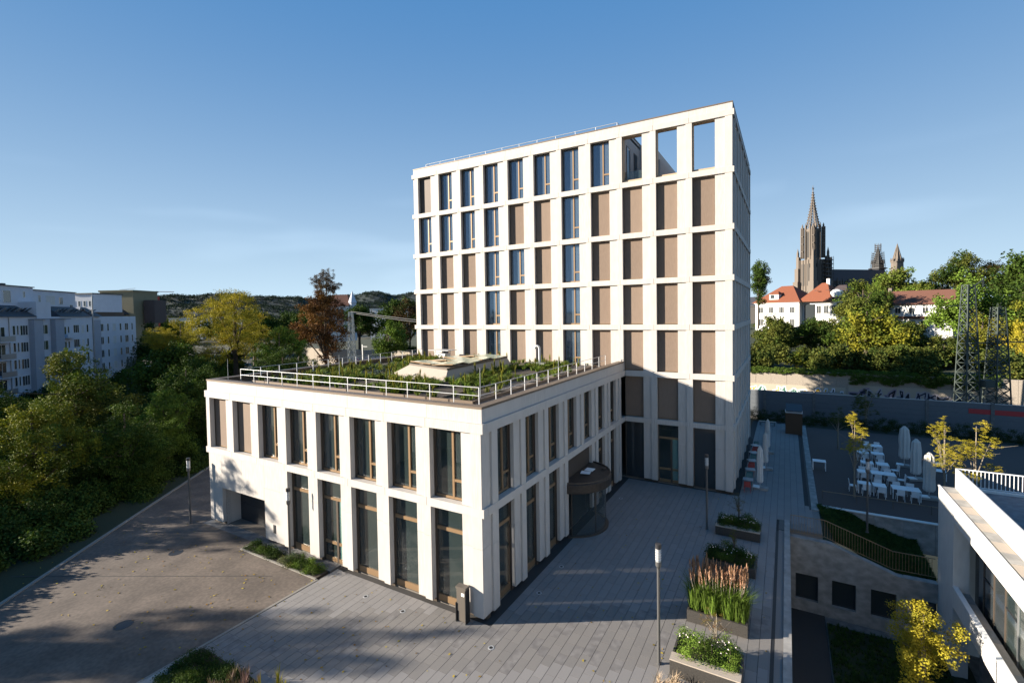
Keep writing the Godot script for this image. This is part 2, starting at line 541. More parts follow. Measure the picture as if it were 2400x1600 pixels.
func hills() -> void:
	# far wooded ridges; the woods on them are one mass of crowns
	var n := FastNoiseLite.new()
	n.seed = 31
	n.frequency = 0.0035
	var r := RandomNumberGenerator.new()
	r.seed = 13
	var xf := []
	var cols := []
	for ridge in [[2600.0, 148.0, 0.0], [1450.0, 56.0, 900.0]]:
		var m := MB.new()
		var d0: float = ridge[0]
		var h0: float = ridge[1]
		var rows := []
		for j in 9:
			var row := []
			for i in 200:
				var ang := deg_to_rad(-80.0 + i * 0.62)       # bearing from the main view direction
				var p := Vector3(11.5, 0, 17.1) + Vector3(-0.5003, 0, -0.8653).rotated(Vector3.UP, -ang) * d0 * (1.0 + 0.05 * j)
				var k := sin(minf(j / 5.0, 1.0) * PI * 0.5)
				p.y = hill_height(d0, h0, ridge[2], ang, n) * k - 2.0
				row.append(p)
			rows.append(row)
		for j in 8:
			for i in 199:
				m.quad(rows[j][i], rows[j][i + 1], rows[j + 1][i + 1], rows[j + 1][i])
		struct("hills", m.mesh(), M.hill)
		for i in 5200:
			var ang := r.randf_range(-0.88, 0.55)
			var t := pow(r.randf(), 0.7) * 5.6
			var p := Vector3(11.5, 0, 17.1) + Vector3(-0.5003, 0, -0.8653).rotated(Vector3.UP, -ang) * d0 * (1.0 + 0.05 * t)
			p.y = hill_height(d0, h0, ridge[2], ang, n) * sin(minf(t / 5.0, 1.0) * PI * 0.5)
			var s := d0 / 2600.0
			xf.append(Transform3D(Basis(Vector3.UP, r.randf() * TAU) * Basis.from_scale(Vector3(18, 13, 18) * s * r.randf_range(0.7, 1.4)), p))
			cols.append(mix(Vector3(0.014, 0.028, 0.026), Vector3(0.024, 0.040, 0.028), r.randf(), r.randf_range(0.7, 1.2)))
	var o := scatter("hill_forest", self, leaf_clump("far"), xf, cols, true)
	tag(o, "dark forest covering the far hills behind the left trees", "forest")

func plaza() -> void:
	var b := MB.new()
	b.box(Vector3(-9.6, -1.6, -0.4), Vector3(11.44, -0.03, 40))
	b.box(Vector3(-0.6, -1.6, -21.2), Vector3(11.44, -0.03, -0.4))
	b.box(Vector3(8.0, -1.6, -48.5), Vector3(13.0, -0.03, -21.2))
	b.box(Vector3(11.44, -1.6, -21.2), Vector3(13.0, -0.03, -17.95))
	var pl := struct("plaza", b.mesh(), M.joint)
	var edge := MB.new()
	edge.box(Vector3(-9.66, -0.3, 1.28), Vector3(-9.52, 0.015, 24))
	part("edging_strip", edge.mesh(), M.kerb, pl)
	# slabs: long courses along z, staggered
	var w := 0.41
	var slabs := []
	var tan_x := 1200.0 / 1113.8
	for i in 56:
		var x0 := -9.5 + i * w
		var z := -48.0 + fmod(i * 0.37, 0.7)
		while z < 13.0:
			var l: float = [0.56, 0.7, 0.84][absi(i * 7 + int(z * 13.0)) % 3]
			var cx := x0 + w * 0.5
			var front := 0.07 if cx < 0.28 else (TZ + 0.07 if cx < 8.4 else -50.0)    # courses stop at the building
			if z + l < front + 0.08:
				z += l
				continue
			var cut := maxf(z, front)
			l = z + l - cut
			var cz := cut + l * 0.5
			z = cut + l
			if cx > 13.0 or (cx > 11.2 and cz > -17.7): continue
			if cx > 10.93 and cx < 11.2 and cz > -17.0: continue
			if cz < -21.0 and cx > 12.8: continue
			var d := Vector3(cx - 11.518, 0, cz - 17.137)
			var dep := -d.x * 0.5003 - d.z * 0.8653
			var lat := d.x * 0.8653 - d.z * 0.5003
			var seen := dep > 5.0 and absf(lat / dep) < tan_x and 13.68 / dep < (1600.0 - 745.0) / 1113.8
			slabs.append([dep if seen else 1e6 + dep, cx, cz, l])
	slabs.sort_custom(func(a, c): return a[0] < c[0])
	var rest := []
	for k in slabs.size():
		var s: Array = slabs[k]
		var size := Vector3(w - 0.016, 0.06, s[3] - 0.008)
		var pos := Vector3(s[1], -0.03 + rng.randf_range(-0.0015, 0.0015), s[2])
		if k < 300:
			part("paving_slab", bm(size), M.paving[rng.randi() % 4], pl, Transform3D(Basis(), pos))
		else:
			rest.append([pos, size])
	var mm := MultiMesh.new()
	mm.transform_format = MultiMesh.TRANSFORM_3D
	mm.use_colors = true
	mm.mesh = bm(Vector3(1, 1, 1))
	mm.instance_count = rest.size()
	for k in rest.size():
		mm.set_instance_transform(k, Transform3D(Basis.from_scale(rest[k][1]), rest[k][0]))
		var t := rng.randf_range(0.79, 0.88)
		mm.set_instance_color(k, Color(0.232 * t, 0.221 * t, 0.215 * t))
	var mi := MultiMeshInstance3D.new()
	mi.name = "paving_slabs"
	mi.multimesh = mm
	var pm := mat(Color.WHITE, 0.85)
	pm.vertex_color_use_as_albedo = true
	mi.material_override = pm
	mi.set_meta("kind", "stuff")
	pl.add_child(mi)
	# drain slot along the court wall
	var dr := MB.new()
	dr.box(Vector3(11.0, -0.03, -16.0), Vector3(11.12, -0.012, 12))
	part("drain_slot", dr.mesh(), M.black, pl)
	var band := MB.new()
	band.box(Vector3(10.93, -0.03, -17.0), Vector3(10.99, 0.0, 12)); band.box(Vector3(11.13, -0.03, -17.0), Vector3(11.43, 0.0, 12))
	part("drain_edge", band.mesh(), M.paving[1], pl)
	var bx := MB.new()
	bx.box(Vector3(11.14, -0.02, -17.75), Vector3(11.42, 0.03, -16.2))
	part("drain_grate", bx.mesh(), M.dark_metal, pl)

# ------------------------------------------------------------------ office building
# A facade is built in its own frame: x to the right as seen from outside, y up, z outward.
func frame_of(origin: Vector3, right: Vector3, out: Vector3) -> Transform3D:
	return Transform3D(Basis(right, Vector3.UP, out), origin)

func panels(b: Node3D, called: String, fr: Transform3D, u0: float, u1: float, y0: float, y1: float, z1: float) -> void:
	if u1 - u0 < 0.03: return
	pbox(called, Vector3(u0 + 0.007, y0, -0.20), Vector3(u1 - 0.007, y1, z1), M.panel[rng.randi() % 3], b, fr)

func pier(b: Node3D, fr: Transform3D, a0: float, a1: float, b1: float, y0: float, y1: float, ground: bool) -> void:   # recessed part a0..a1, proud part a1..b1
	var cuts := [y0, 3.3, y1] if ground else [y0, y1]
	for i in cuts.size() - 1:
		var lo: float = cuts[i] + (0.006 if i > 0 else 0.0)
		var hi: float = cuts[i + 1] - (0.006 if i < cuts.size() - 2 else 0.0)
		panels(b, "recessed_panel", fr, a0, a1, lo, hi, 0.0)
		panels(b, "pier_panel", fr, a1, b1, lo, hi, 0.10)

func bands(b: Node3D, fr: Transform3D, cuts: Array, y0: float, y1: float, out := 0.125) -> void:
	for i in cuts.size() - 1:
		pbox("band_panel", Vector3(cuts[i] + 0.01, y0, -0.24), Vector3(cuts[i + 1] - 0.01, y1, out), M.panel[rng.randi() % 3], b, fr)

func frame_mesh(w: float, h: float) -> ArrayMesh:
	var key := "frame_%.3f_%.3f" % [w, h]
	if meshes.has(key): return meshes[key]
	var m := MB.new()
	var t := 0.06
	for q in [[-w / 2, -w / 2 + t, 0.0, h], [w / 2 - t, w / 2, 0.0, h], [-w / 2 + t, w / 2 - t, 0.0, t], [-w / 2 + t, w / 2 - t, h - t, h]]:
		m.box(Vector3(q[0], q[2], -0.37), Vector3(q[1], q[3], -0.29))
	meshes[key] = m.mesh()
	return meshes[key]

func window(b: Node3D, fr: Transform3D, u0: float, u1: float, y0: float, y1: float, kind: String) -> void:
	var w := u1 - u0
	var h := y1 - y0
	var t := 0.06
	var x := fr * Transform3D(Basis(), Vector3((u0 + u1) * 0.5, y0, 0))
	var o := part("glass_door" if kind == "door" else "window", frame_mesh(w, h), M.bronze_dark, b, x)
	if kind == "blind":
		pbox("blind", Vector3(-w / 2 + 0.04, 0.05, -0.262), Vector3(w / 2 - 0.04, h - 0.02, -0.25), M.blind[rng.randi() % 3], o)
		pbox("bottom_rail", Vector3(-w / 2 + 0.04, 0.05, -0.275), Vector3(w / 2 - 0.04, 0.10, -0.24), M.bronze, o)
		pbox("backing", Vector3(-w / 2 + 0.07, 0.07, -0.34), Vector3(w / 2 - 0.07, h - 0.07, -0.32), M.pane_dark, o)
	elif kind == "screen":
		pbox("perforated_screen", Vector3(-w / 2 + 0.04, 0.03, -0.262), Vector3(w / 2 - 0.04, h - 0.02, -0.25), M.screen, o)
	elif kind.begins_with("split"):
		var gm: Material = M.glass if kind == "split" else M.glass_clear
		var s := -w / 2 + w * 0.62
		var drape := rng.randf()
		if drape < 0.45:
			var cw2 := w * rng.randf_range(0.14, 0.4)
			pbox("curtain", Vector3(-w / 2 + 0.07, 0.1, -0.52), Vector3(-w / 2 + 0.07 + cw2, h - 0.1, -0.49), M.fabric if drape < 0.25 else M.inner_wall, o)
		elif drape < 0.6:
			pbox("roller_shade", Vector3(s + 0.06, h * rng.randf_range(0.5, 0.8), -0.45), Vector3(w / 2 - 0.07, h - 0.1, -0.44), M.fabric, o)
		pbox("mullion", Vector3(s - 0.055, t, -0.36), Vector3(s + 0.055, h - t, -0.27), M.bronze, o)
		pbox("transom", Vector3(s + 0.055, h * 0.27 - 0.06, -0.36), Vector3(w / 2 - t, h * 0.27 + 0.06, -0.275), M.bronze, o)
		pbox("sill_bar", Vector3(-w / 2 + t, 0.01, -0.36), Vector3(w / 2 - t, 0.12, -0.28), M.bronze, o)
		pbox("pane", Vector3(-w / 2 + 0.06, 0.12, -0.335), Vector3(s - 0.055, h - 0.06, -0.325), gm, o)
		pbox("pane", Vector3(s + 0.055, 0.12, -0.335), Vector3(w / 2 - 0.06, h * 0.27 - 0.06, -0.325), gm, o)
		pbox("pane", Vector3(s + 0.055, h * 0.27 + 0.06, -0.335), Vector3(w / 2 - 0.06, h - 0.06, -0.325), gm, o)
	elif kind == "shop_dark":
		pbox("pane", Vector3(-w / 2 + 0.06, 0.06, -0.335), Vector3(w / 2 - 0.06, h - 0.06, -0.325), M.pane_dark, o)
	elif kind == "shop":
		pbox("transom", Vector3(-w / 2 + t, h * 0.745, -0.36), Vector3(w / 2 - t, h * 0.745 + 0.17, -0.27), M.bronze, o)
		pbox("sill_bar", Vector3(-w / 2 + t, 0.05, -0.36), Vector3(w / 2 - t, 0.36, -0.27), M.bronze, o)
		pbox("pane", Vector3(-w / 2 + 0.06, h * 0.745 + 0.17, -0.335), Vector3(w / 2 - 0.06, h - 0.06, -0.325), M.glass_clear, o)
		pbox("pane", Vector3(-w / 2 + 0.06, 0.36, -0.335), Vector3(w / 2 - 0.06, h * 0.745, -0.325), M.glass_clear, o)
	elif kind == "door":
		pbox("transom", Vector3(-w / 2 + t, h * 0.745, -0.36), Vector3(w / 2 - t, h * 0.745 + 0.15, -0.27), M.bronze, o)
		pbox("mullion", Vector3(0.15, t, -0.36), Vector3(0.29, h * 0.745, -0.265), M.bronze_dark, o)
		pbox("crossbar", Vector3(-w / 2 + t, 1.0, -0.36), Vector3(w / 2 - t, 1.16, -0.28), M.bronze, o)
		pbox("sill_bar", Vector3(-w / 2 + t, 0.05, -0.36), Vector3(w / 2 - t, 0.26, -0.27), M.bronze, o)
		pbox("pane", Vector3(-w / 2 + 0.06, h * 0.745 + 0.15, -0.335), Vector3(w / 2 - 0.06, h - 0.06, -0.325), M.glass_clear, o)
		pbox("pane", Vector3(-w / 2 + 0.06, 0.26, -0.335), Vector3(0.15, h * 0.745, -0.325), M.glass_clear, o)
		pbox("pane", Vector3(0.29, 0.26, -0.335), Vector3(w / 2 - 0.06, h * 0.745, -0.325), M.glass_green, o)

func backing(m: MB, fr: Transform3D, u0: float, u1: float, y0: float, y1: float, z0: float, z1: float) -> void:
	m.obox(fr * Transform3D(Basis(), Vector3((u0 + u1) / 2, (y0 + y1) / 2, (z0 + z1) / 2)), Vector3(u1 - u0, y1 - y0, z1 - z0))

func office_building() -> void:
	var b := thing("office_building", "pale panelled office block with a tall tower and a lower wing with planted roof", "office building")
	var wl := frame_of(Vector3.ZERO, Vector3.RIGHT, Vector3.BACK)                      # wing, long front
	var wr := frame_of(Vector3.ZERO, Vector3.FORWARD, Vector3.RIGHT)                   # wing, right side
	var tf := frame_of(Vector3(0, 0, TZ), Vector3.RIGHT, Vector3.BACK)                 # tower front
	var tr := frame_of(Vector3(TR, 0, TZ), Vector3.FORWARD, Vector3.RIGHT)             # tower right side
	var back := MB.new()
	var base := 0.22
	# ---- wing front: windows k = 0 (right) .. 7 (left)
	var w := 1.7378
	var ends := []
	for k in 8: ends.append(-2.887 - k * PERIOD)
	for floor_ in 2:
		var y0: float = base if floor_ == 0 else Z1
		var y1: float = Z1B if floor_ == 0 else Z3B
		for k in 8:
			var u0: float = ends[k]
			var u1 := u0 + w
			var next: float = (ends[k - 1] if k > 0 else 0.0)
			if floor_ == 0 and k > 4: continue
			window(b, wl, u0, u1, y0 if floor_ else 0.05, y1, ("blind" if k > 5 else "split_clear") if floor_ else ("door" if k == 3 else "shop"))
			backing(back, wl, u1, next if k > 0 else -0.02, 0.0 if floor_ == 0 else y0 - 0.4, y1 + 0.1, -0.5, -0.21)
			if k == 0: pier(b, wl, u1, -0.55, 0.0, y0, y1, floor_ == 0)
			else: pier(b, wl, u1, next - 0.42, next, y0, y1, floor_ == 0)
		if floor_ == 1:
			panels(b, "pier_panel", wl, -22.03, ends[7], y0, y1, 0.10)
			backing(back, wl, -22.0, ends[7], y0 - 0.3, y1, -0.5, -0.21)
	# plain ground floor with the garage recess at the left end
	var e4: float = ends[4]
	panels(b, "pier_panel", wl, e4 - 0.42, e4, base, Z1B, 0.10)
	backing(back, wl, e4 - 0.42, e4, 0, Z1B, -0.5, -0.21)
	for q in [[-15.96, e4 - 0.42, base, 3.3], [-15.96, e4 - 0.42, 3.312, Z1B], [-22.03, -20.55, base, 2.5], [-22.03, -20.55, 2.512, Z1B], [-20.55, -18.3, 2.53, Z1B], [-18.3, -15.96, 2.53, Z1B]]:
		panels(b, "wall_panel", wl, q[0], q[1], q[2], q[3], 0.03)
		backing(back, wl, q[0], q[1], maxf(q[2] - 0.3, 0.0) if q[2] < 1.0 else q[2], q[3], -0.5, -0.21)
	var gd := pbox("garage_door", Vector3(-20.55, 0.02, -1.25), Vector3(-15.96, 2.9, -1.15), M.dark_metal, b, wl)
	for i in 5:
		pbox("door_slat", Vector3(-2.28, -1.42 + i * 0.57, 0.05), Vector3(2.28, -1.42 + i * 0.57 + 0.55, 0.065), M.dark_metal, gd)
	for q in [[-20.9, -20.55], [-15.96, -15.6]]:
		pbox("recess_jamb", Vector3(q[0], 0.0, -1.3), Vector3(q[1], 2.9, -0.21), M.panel[0], b, wl)
	pbox("recess_ceiling", Vector3(-20.55, 2.53, -1.3), Vector3(-15.96, 2.7, -0.21), M.bronze_dark, b, wl)
	pbox("wall_inlet", Vector3(-15.15, 0.72, 0.03), Vector3(-14.92, 1.22, 0.05), M.dark_metal, b, wl)
	# ---- wing right side: windows from the near corner to the tower
	var rw := 1.62
	for floor_ in 2:
		var y0: float = base if floor_ == 0 else Z1
		var y1: float = Z1B if floor_ == 0 else Z3B
		for k in 8:
			var u0 := 1.127 + k * PERIOD
			var u1 := u0 + rw
			var nxt := u0 + PERIOD if k < 7 else 20.95
			var entry := floor_ == 0 and (k == 3 or k == 4)
			if not entry: window(b, wr, u0, minf(u1, 20.9), y0 if floor_ else 0.05, y1, "split_clear" if floor_ else "shop")
			if not (floor_ == 0 and k == 3):
				if nxt - u1 > 0.1:
					backing(back, wr, u1, nxt, 0.0 if floor_ == 0 else y0 - 0.4, y1 + 0.1, -0.5, -0.21)
					pier(b, wr, u1, nxt - 0.46, nxt, y0, y1, floor_ == 0)
		# corner pier
		for q in ([[base, 3.294], [3.306, Z1B]] if floor_ == 0 else [[Z1, Z3B]]):
			panels(b, "recessed_panel", wr, 0.0, 0.62, q[0], q[1], 0.0)
			panels(b, "pier_panel", wr, 0.62, 1.127, q[0], q[1], 0.10)
		backing(back, wr, 0.22, 1.127, 0.0 if floor_ == 0 else Z1 - 0.4, y1 + 0.1, -0.5, -0.21)
	# ---- tower front
	var pattern := {5: "SGGGGGGGOOO", 4: "GGGGBBGBBBB", 3: "BBBGGBGBBBB", 2: "BBBGBBGBBBB", 1: "BBBGBBGBBBB", 0: "........BBB", -1: "........NDN"}
	var floors := {-1: [base, Z1B], 0: [Z1, Z3B], 1: [Z3, LEVELS[0] - BAND], 2: [LEVELS[0], LEVELS[1] - BAND], 3: [LEVELS[1], LEVELS[2] - BAND], 4: [LEVELS[2], LEVELS[3] - BAND], 5: [LEVELS[3], LEVELS[4] - BAND]}
	var tw := 1.575
	for fl in pattern:
		var y0: float = floors[fl][0]
		var y1: float = floors[fl][1]
		for c in 11:
			var u0 := 5.358 - (10 - c) * PERIOD
			var u1 := u0 + tw
			var k: String = pattern[fl][c]
			if k == ".": continue
			var nxt := u0 + PERIOD if c < 10 else TR
			match k:
				"B": window(b, tf, u0, u1, y0, y1, "blind")
				"G": window(b, tf, u0, u1, y0, y1, "split")
				"S": window(b, tf, u0, u1, y0, y1, "screen")
				"D": window(b, tf, u0, u1, 0.05, y1, "door")
				"N": window(b, tf, u0, u1, 0.05, y1, "shop_dark")
				"O":
					pbox("sill", Vector3(u0 + 0.05, y0, -0.55), Vector3(u1, y0 + 0.2, -0.16), M.reveal, b, tf)
					pbox("jamb", Vector3(u0, y0, -0.6), Vector3(u0 + 0.045, y1 - 0.05, -0.03), M.reveal, b, tf)
					pbox("soffit", Vector3(u0, y1 - 0.045, -0.6), Vector3(u1, y1 - 0.002, -0.03), M.reveal, b, tf)
			var split := nxt - 0.46 if c < 10 else nxt - 0.50
			pier(b, tf, u1, split, nxt, y0, y1, fl == -1)
			backing(back, tf, u1, nxt - (0.02 if c == 10 else 0.0), 0.0 if fl == -1 else y0 - 0.4, y1 + 0.1, -0.5, -0.21)
		if fl > 0:
			panels(b, "recessed_panel", tf, TL, TL + 0.24, y0, y1, 0.0)
			panels(b, "pier_panel", tf, TL + 0.24, 5.358 - 10 * PERIOD, y0, y1, 0.10)
			backing(back, tf, TL + 0.02, 5.358 - 10 * PERIOD, y0 - 0.4, y1 + 0.1, -0.5, -0.21)
		# right side, six bays
		for c in 6:
			var u0 := 1.2 + c * PERIOD
			var u1 := u0 + tw
			var nxt := u0 + PERIOD if c < 5 else TD
			window(b, tr, u0, u1, y0 if fl > -1 else 0.05, y1, "shop" if fl == -1 else ("blind" if (c * 5 + fl * 3) % 4 == 0 else "split"))
			pier(b, tr, u1, nxt - 0.46, nxt, y0, y1, fl == -1)
			backing(back, tr, u1, nxt - (0.02 if c == 5 else 0.0), 0.0 if fl == -1 else y0 - 0.4, y1 + 0.1, -0.5, -0.21)
		panels(b, "recessed_panel", tr, 0.0, 0.7, y0, y1, 0.0)
		panels(b, "pier_panel", tr, 0.7, 1.2, y0, y1, 0.10)
		backing(back, tr, 0.22, 1.2, 0.0 if fl == -1 else y0 - 0.4, y1 + 0.1, -0.5, -0.21)
	# ---- bands between the storeys
	var cw := [-22.16]
	for k in 7: cw.append(float(ends[6 - k]) - 0.22)
	cw.append(0.125)
	for q in [[Z1B, Z1], [Z3B, Z3]]:
		bands(b, wl, cw, q[0], q[1])
	var cr := [-0.125]
	for k in 7: cr.append(1.127 + (k + 1) * PERIOD - 0.22)
	cr.append(20.86)
	for q in [[Z1B, Z1], [Z3B, Z3]]:
		var first := cr.duplicate()
		first[0] = 0.24
		bands(b, wr, first, q[0], q[1])
	var ct := [TL - 0.14]
	for c in 10: ct.append(5.358 - (9 - c) * PERIOD - 0.22)
	ct.append(TR + 0.125)
	var cs := [0.24]
	for c in 5: cs.append(1.2 + (c + 1) * PERIOD - 0.22)
	cs.append(TD + 0.125)
	var low := [0.135]
	for c in 2: low.append(5.358 - (1 - c) * PERIOD - 0.22)
	low.append(TR + 0.125)
	for q in [[Z1B, Z1], [Z3B, Z3]]:
		bands(b, tf, low, q[0], q[1])
		bands(b, tr, cs, q[0], q[1])
	bands(b, tf, [TL - 0.14, ct[1], ct[2], ct[3], ct[4], ct[5], ct[6], ct[7], ct[8] - 0.2], Z3B, Z3)
	for l in LEVELS:
		bands(b, tf, ct, l - BAND, l)
		bands(b, tr, cs, l - BAND, l)
	# ---- parapets and copings
	for i in 8:
		pbox("parapet_panel", Vector3(float(cw[i]) + (0.14 if i == 0 else 0.006), Z3, -0.3), Vector3(float(cw[i + 1]) - (0.125 if i == 7 else 0.006), WING_TOP - 0.1, 0.0), M.panel[i % 3], b, wl)
	for i in 8:
		pbox("parapet_panel", Vector3(0.306 if i == 0 else float(cr[i]) + 0.006, Z3, -0.3), Vector3(float(cr[i + 1]) - 0.006, WING_TOP - 0.1, 0.0), M.panel[i % 3], b, wr)
	for i in 11:
		pbox("parapet_panel", Vector3(float(ct[i]) + (0.14 if i == 0 else 0.006), LEVELS[4], -0.3), Vector3(float(ct[i + 1]) - (0.125 if i == 10 else 0.006), TOWER_TOP - 0.08, 0.0), M.panel[i % 3], b, tf)
	for i in 6:
		pbox("parapet_panel", Vector3(0.306 if i == 0 else float(cs[i]) + 0.006, LEVELS[4], -0.3), Vector3(float(cs[i + 1]) - 0.006, TOWER_TOP - 0.08, 0.0), M.panel[i % 3], b, tr)
	pbox("coping", Vector3(-22.06, WING_TOP - 0.1, -0.45), Vector3(0.03, WING_TOP, 0.03), M.coping, b, wl)
	pbox("coping", Vector3(0.452, WING_TOP - 0.1, -0.45), Vector3(20.95, WING_TOP, 0.03), M.coping, b, wr)
	pbox("coping", Vector3(TL - 0.03, TOWER_TOP - 0.08, -0.45), Vector3(TR + 0.03, TOWER_TOP, 0.03), M.coping, b, tf)
	pbox("coping", Vector3(0.452, TOWER_TOP - 0.08, -0.45), Vector3(TD + 0.03, TOWER_TOP, 0.03), M.coping, b, tr)
	pbox("coping", Vector3(-22.06, WING_TOP - 0.1, -20.9), Vector3(-21.6, WING_TOP, -0.452), M.coping, b)
	pbox("parapet_panel", Vector3(-22.03, Z3, -20.9), Vector3(-21.73, WING_TOP - 0.1, -0.3), M.bronze_dark, b)
	part("wall", back.mesh(), M.bronze_dark, b)
	# ---- closed sides, floors and inner walls
	var plain := MB.new()
	plain.box(Vector3(TL, 0, TZ - TD), Vector3(TL + 0.3, LEVELS[3], TZ - 0.51))
	plain.box(Vector3(TL + 0.3, 0, TZ - TD), Vector3(TR - 0.52, LEVELS[3], TZ - TD + 0.3))
	plain.box(Vector3(TL, LEVELS[3], TZ - TD), Vector3(TL + 0.3, TOWER_TOP - 0.08, TZ - 0.51))
	plain.box(Vector3(TL + 0.3, LEVELS[3], TZ - TD), Vector3(2.2, TOWER_TOP - 0.08, TZ - TD + 0.3))
	plain.box(Vector3(-22.03, 0, -20.98), Vector3(-21.75, Z3, -0.51))
	part("plain_wall", plain.mesh(), M.panel[1], b)
	var fl := MB.new()
	for y in [Z1 - 0.05, Z3 - 0.05, LEVELS[0] - 0.05, LEVELS[1] - 0.05, LEVELS[2] - 0.05, LEVELS[3] - 0.05]:
		fl.box(Vector3(TL + 0.31, y - 0.34, TZ - TD + 0.31), Vector3(TR - 0.27, y, TZ - 0.27))
	fl.box(Vector3(-21.7, Z1B + 0.05, -20.7), Vector3(-0.27, Z1 - 0.05, -0.27))
	fl.box(Vector3(-21.98, -0.1, -38.6), Vector3(-0.3, 0.04, -0.3))
	fl.box(Vector3(-0.3, -0.1, -38.6), Vector3(TR - 0.3, 0.045, TZ - 0.3))
	part("floor", fl.mesh(), M.floor, b)
	var iw := MB.new()
	iw.box(Vector3(TL + 0.4, Z3, TZ - 6.2), Vector3(TR - 4.5, LEVELS[3] - 0.5, TZ - 6.0))
	iw.box(Vector3(TR - 4.6, 0.05, TZ - TD + 0.4), Vector3(TR - 4.4, LEVELS[3] - 0.5, TZ - 6.2))
	iw.box(Vector3(-21.5, 0.05, -7.1), Vector3(-6.5, Z3B - 0.1, -6.9))
	iw.box(Vector3(-6.7, 0.05, -20.5), Vector3(-6.5, Z3B - 0.1, -7.1))
	iw.box(Vector3(-14.9, 0.05, -6.9), Vector3(-14.7, Z1B, -0.55))
	for k in 3: iw.box(Vector3(-8.1 - k * 5.35, Z1, -6.9), Vector3(-8.0 - k * 5.35, Z3B - 0.1, -0.6))
	part("inner_wall", iw.mesh(), M.inner_wall, b)
	var col := MB.new()
	for p in [Vector2(-5.4, -2.2), Vector2(-10.8, -2.2), Vector2(-2.4, -7.0), Vector2(-2.4, -13.0), Vector2(-2.4, -18.3)]:
		col.tube(Vector3(p.x, 0.05, p.y), Vector3(p.x, Z3B - 0.1, p.y), 0.2, 0.2, 12, false)
	part("inner_column", col.mesh(), M.concrete, b)
	# ---- penthouse and open roof terrace
	pbox("roof_deck", Vector3(TL + 0.31, TOWER_TOP - 0.5, TZ - TD + 0.31), Vector3(0.0, TOWER_TOP - 0.3, TZ - 0.3), M.membrane, b)
	var ph := MB.new()
	ph.box(Vector3(-0.25, LEVELS[3], TZ - 5.4), Vector3(0.0, TOWER_TOP - 0.1, TZ - 0.52))
	ph.box(Vector3(-0.25, LEVELS[3], TZ - 17.5), Vector3(1.1, TOWER_TOP - 0.1, TZ - 5.4))
	ph.box(Vector3(1.9, LEVELS[3], TZ - TD + 0.3), Vector3(2.1, 26.65, TZ - 4.0))
	part("penthouse_wall", ph.mesh(), M.panel[1], b)
	for z in [-1.7, -3.9]:
		var o := pbox("penthouse_window", Vector3(0.0, LEVELS[3] + 0.1, TZ + z - 0.55), Vector3(0.03, 27.4, TZ + z + 0.55), M.bronze_dark, b)
		pbox("pane", Vector3(0.015, -1.5, -0.47), Vector3(0.03, 1.5, 0.47), M.pane_dark, o)
	pbox("penthouse_coping", Vector3(-0.3, TOWER_TOP - 0.1, TZ - 17.5), Vector3(0.05, TOWER_TOP, TZ - 0.5), M.coping, b)
	pbox("glass_balustrade", Vector3(0.005, LEVELS[3] + 0.05, -0.62), Vector3(1.58, LEVELS[3] + 1.0, -0.60), M.glass_clear, b, tf)
	# roof railing
	var rl := MB.new()
	for y in [0.35, 0.62]:
		rl.tube(Vector3(-21.2, TOWER_TOP + y, TZ - 1.0), Vector3(-0.7, TOWER_TOP + y, TZ - 1.0), 0.025, 0.025, 6)
		rl.tube(Vector3(-21.2, TOWER_TOP + y, TZ - 1.0), Vector3(-21.2, TOWER_TOP + y, TZ - 16.0), 0.025, 0.025, 6)
		rl.tube(Vector3(-0.7, TOWER_TOP + y, TZ - 1.0), Vector3(-0.7, TOWER_TOP + y, TZ - 4.0), 0.025, 0.025, 6)
	var rr := part("tower_railing", rl.mesh(), M.galv, b)
	var pst := MB.new()
	pst.tube(Vector3(0, -0.35, 0), Vector3(0, 0.62, 0), 0.025, 0.025, 6)
	var pm := pst.mesh()
	for k in 12: part("railing_post", pm, M.galv, rr, Transform3D(Basis(), Vector3(-21.2 + k * 20.5 / 11.0, TOWER_TOP, TZ - 1.0)))
	for k in 6: part("railing_post", pm, M.galv, rr, Transform3D(Basis(), Vector3(-21.2, TOWER_TOP, TZ - 3.5 - k * 2.5)))
	# wing railing
	var wrl := MB.new()
	var c := [Vector3(-21.1, 0, -20.6), Vector3(-21.1, 0, -1.75), Vector3(-1.3, 0, -1.75), Vector3(-1.3, 0, -20.2)]
	for i in 3:
		for y in [9.72, 10.12]:
			wrl.tube(c[i] + Vector3(0, y, 0), c[i + 1] + Vector3(0, y, 0), 0.019, 0.019, 6)
	var wrail := part("wing_railing", wrl.mesh(), M.galv, b)
	var ws := MB.new()
	ws.box(Vector3(-0.024, 9.2, -0.012), Vector3(0.024, 10.12, 0.012))
	var wm := ws.mesh()
	for i in 3:
		var l: float = (c[i + 1] - c[i]).length()
		var k := int(round(l / 1.5))
		for j in k + (1 if i == 2 else 0):
			part("railing_post", wm, M.white_plastic if i != 1 else M.galv, wrail, Transform3D(Basis(Vector3.UP, PI / 2 if i != 1 else 0.0), c[i].lerp(c[i + 1], float(j) / k)))
	entrance(b)

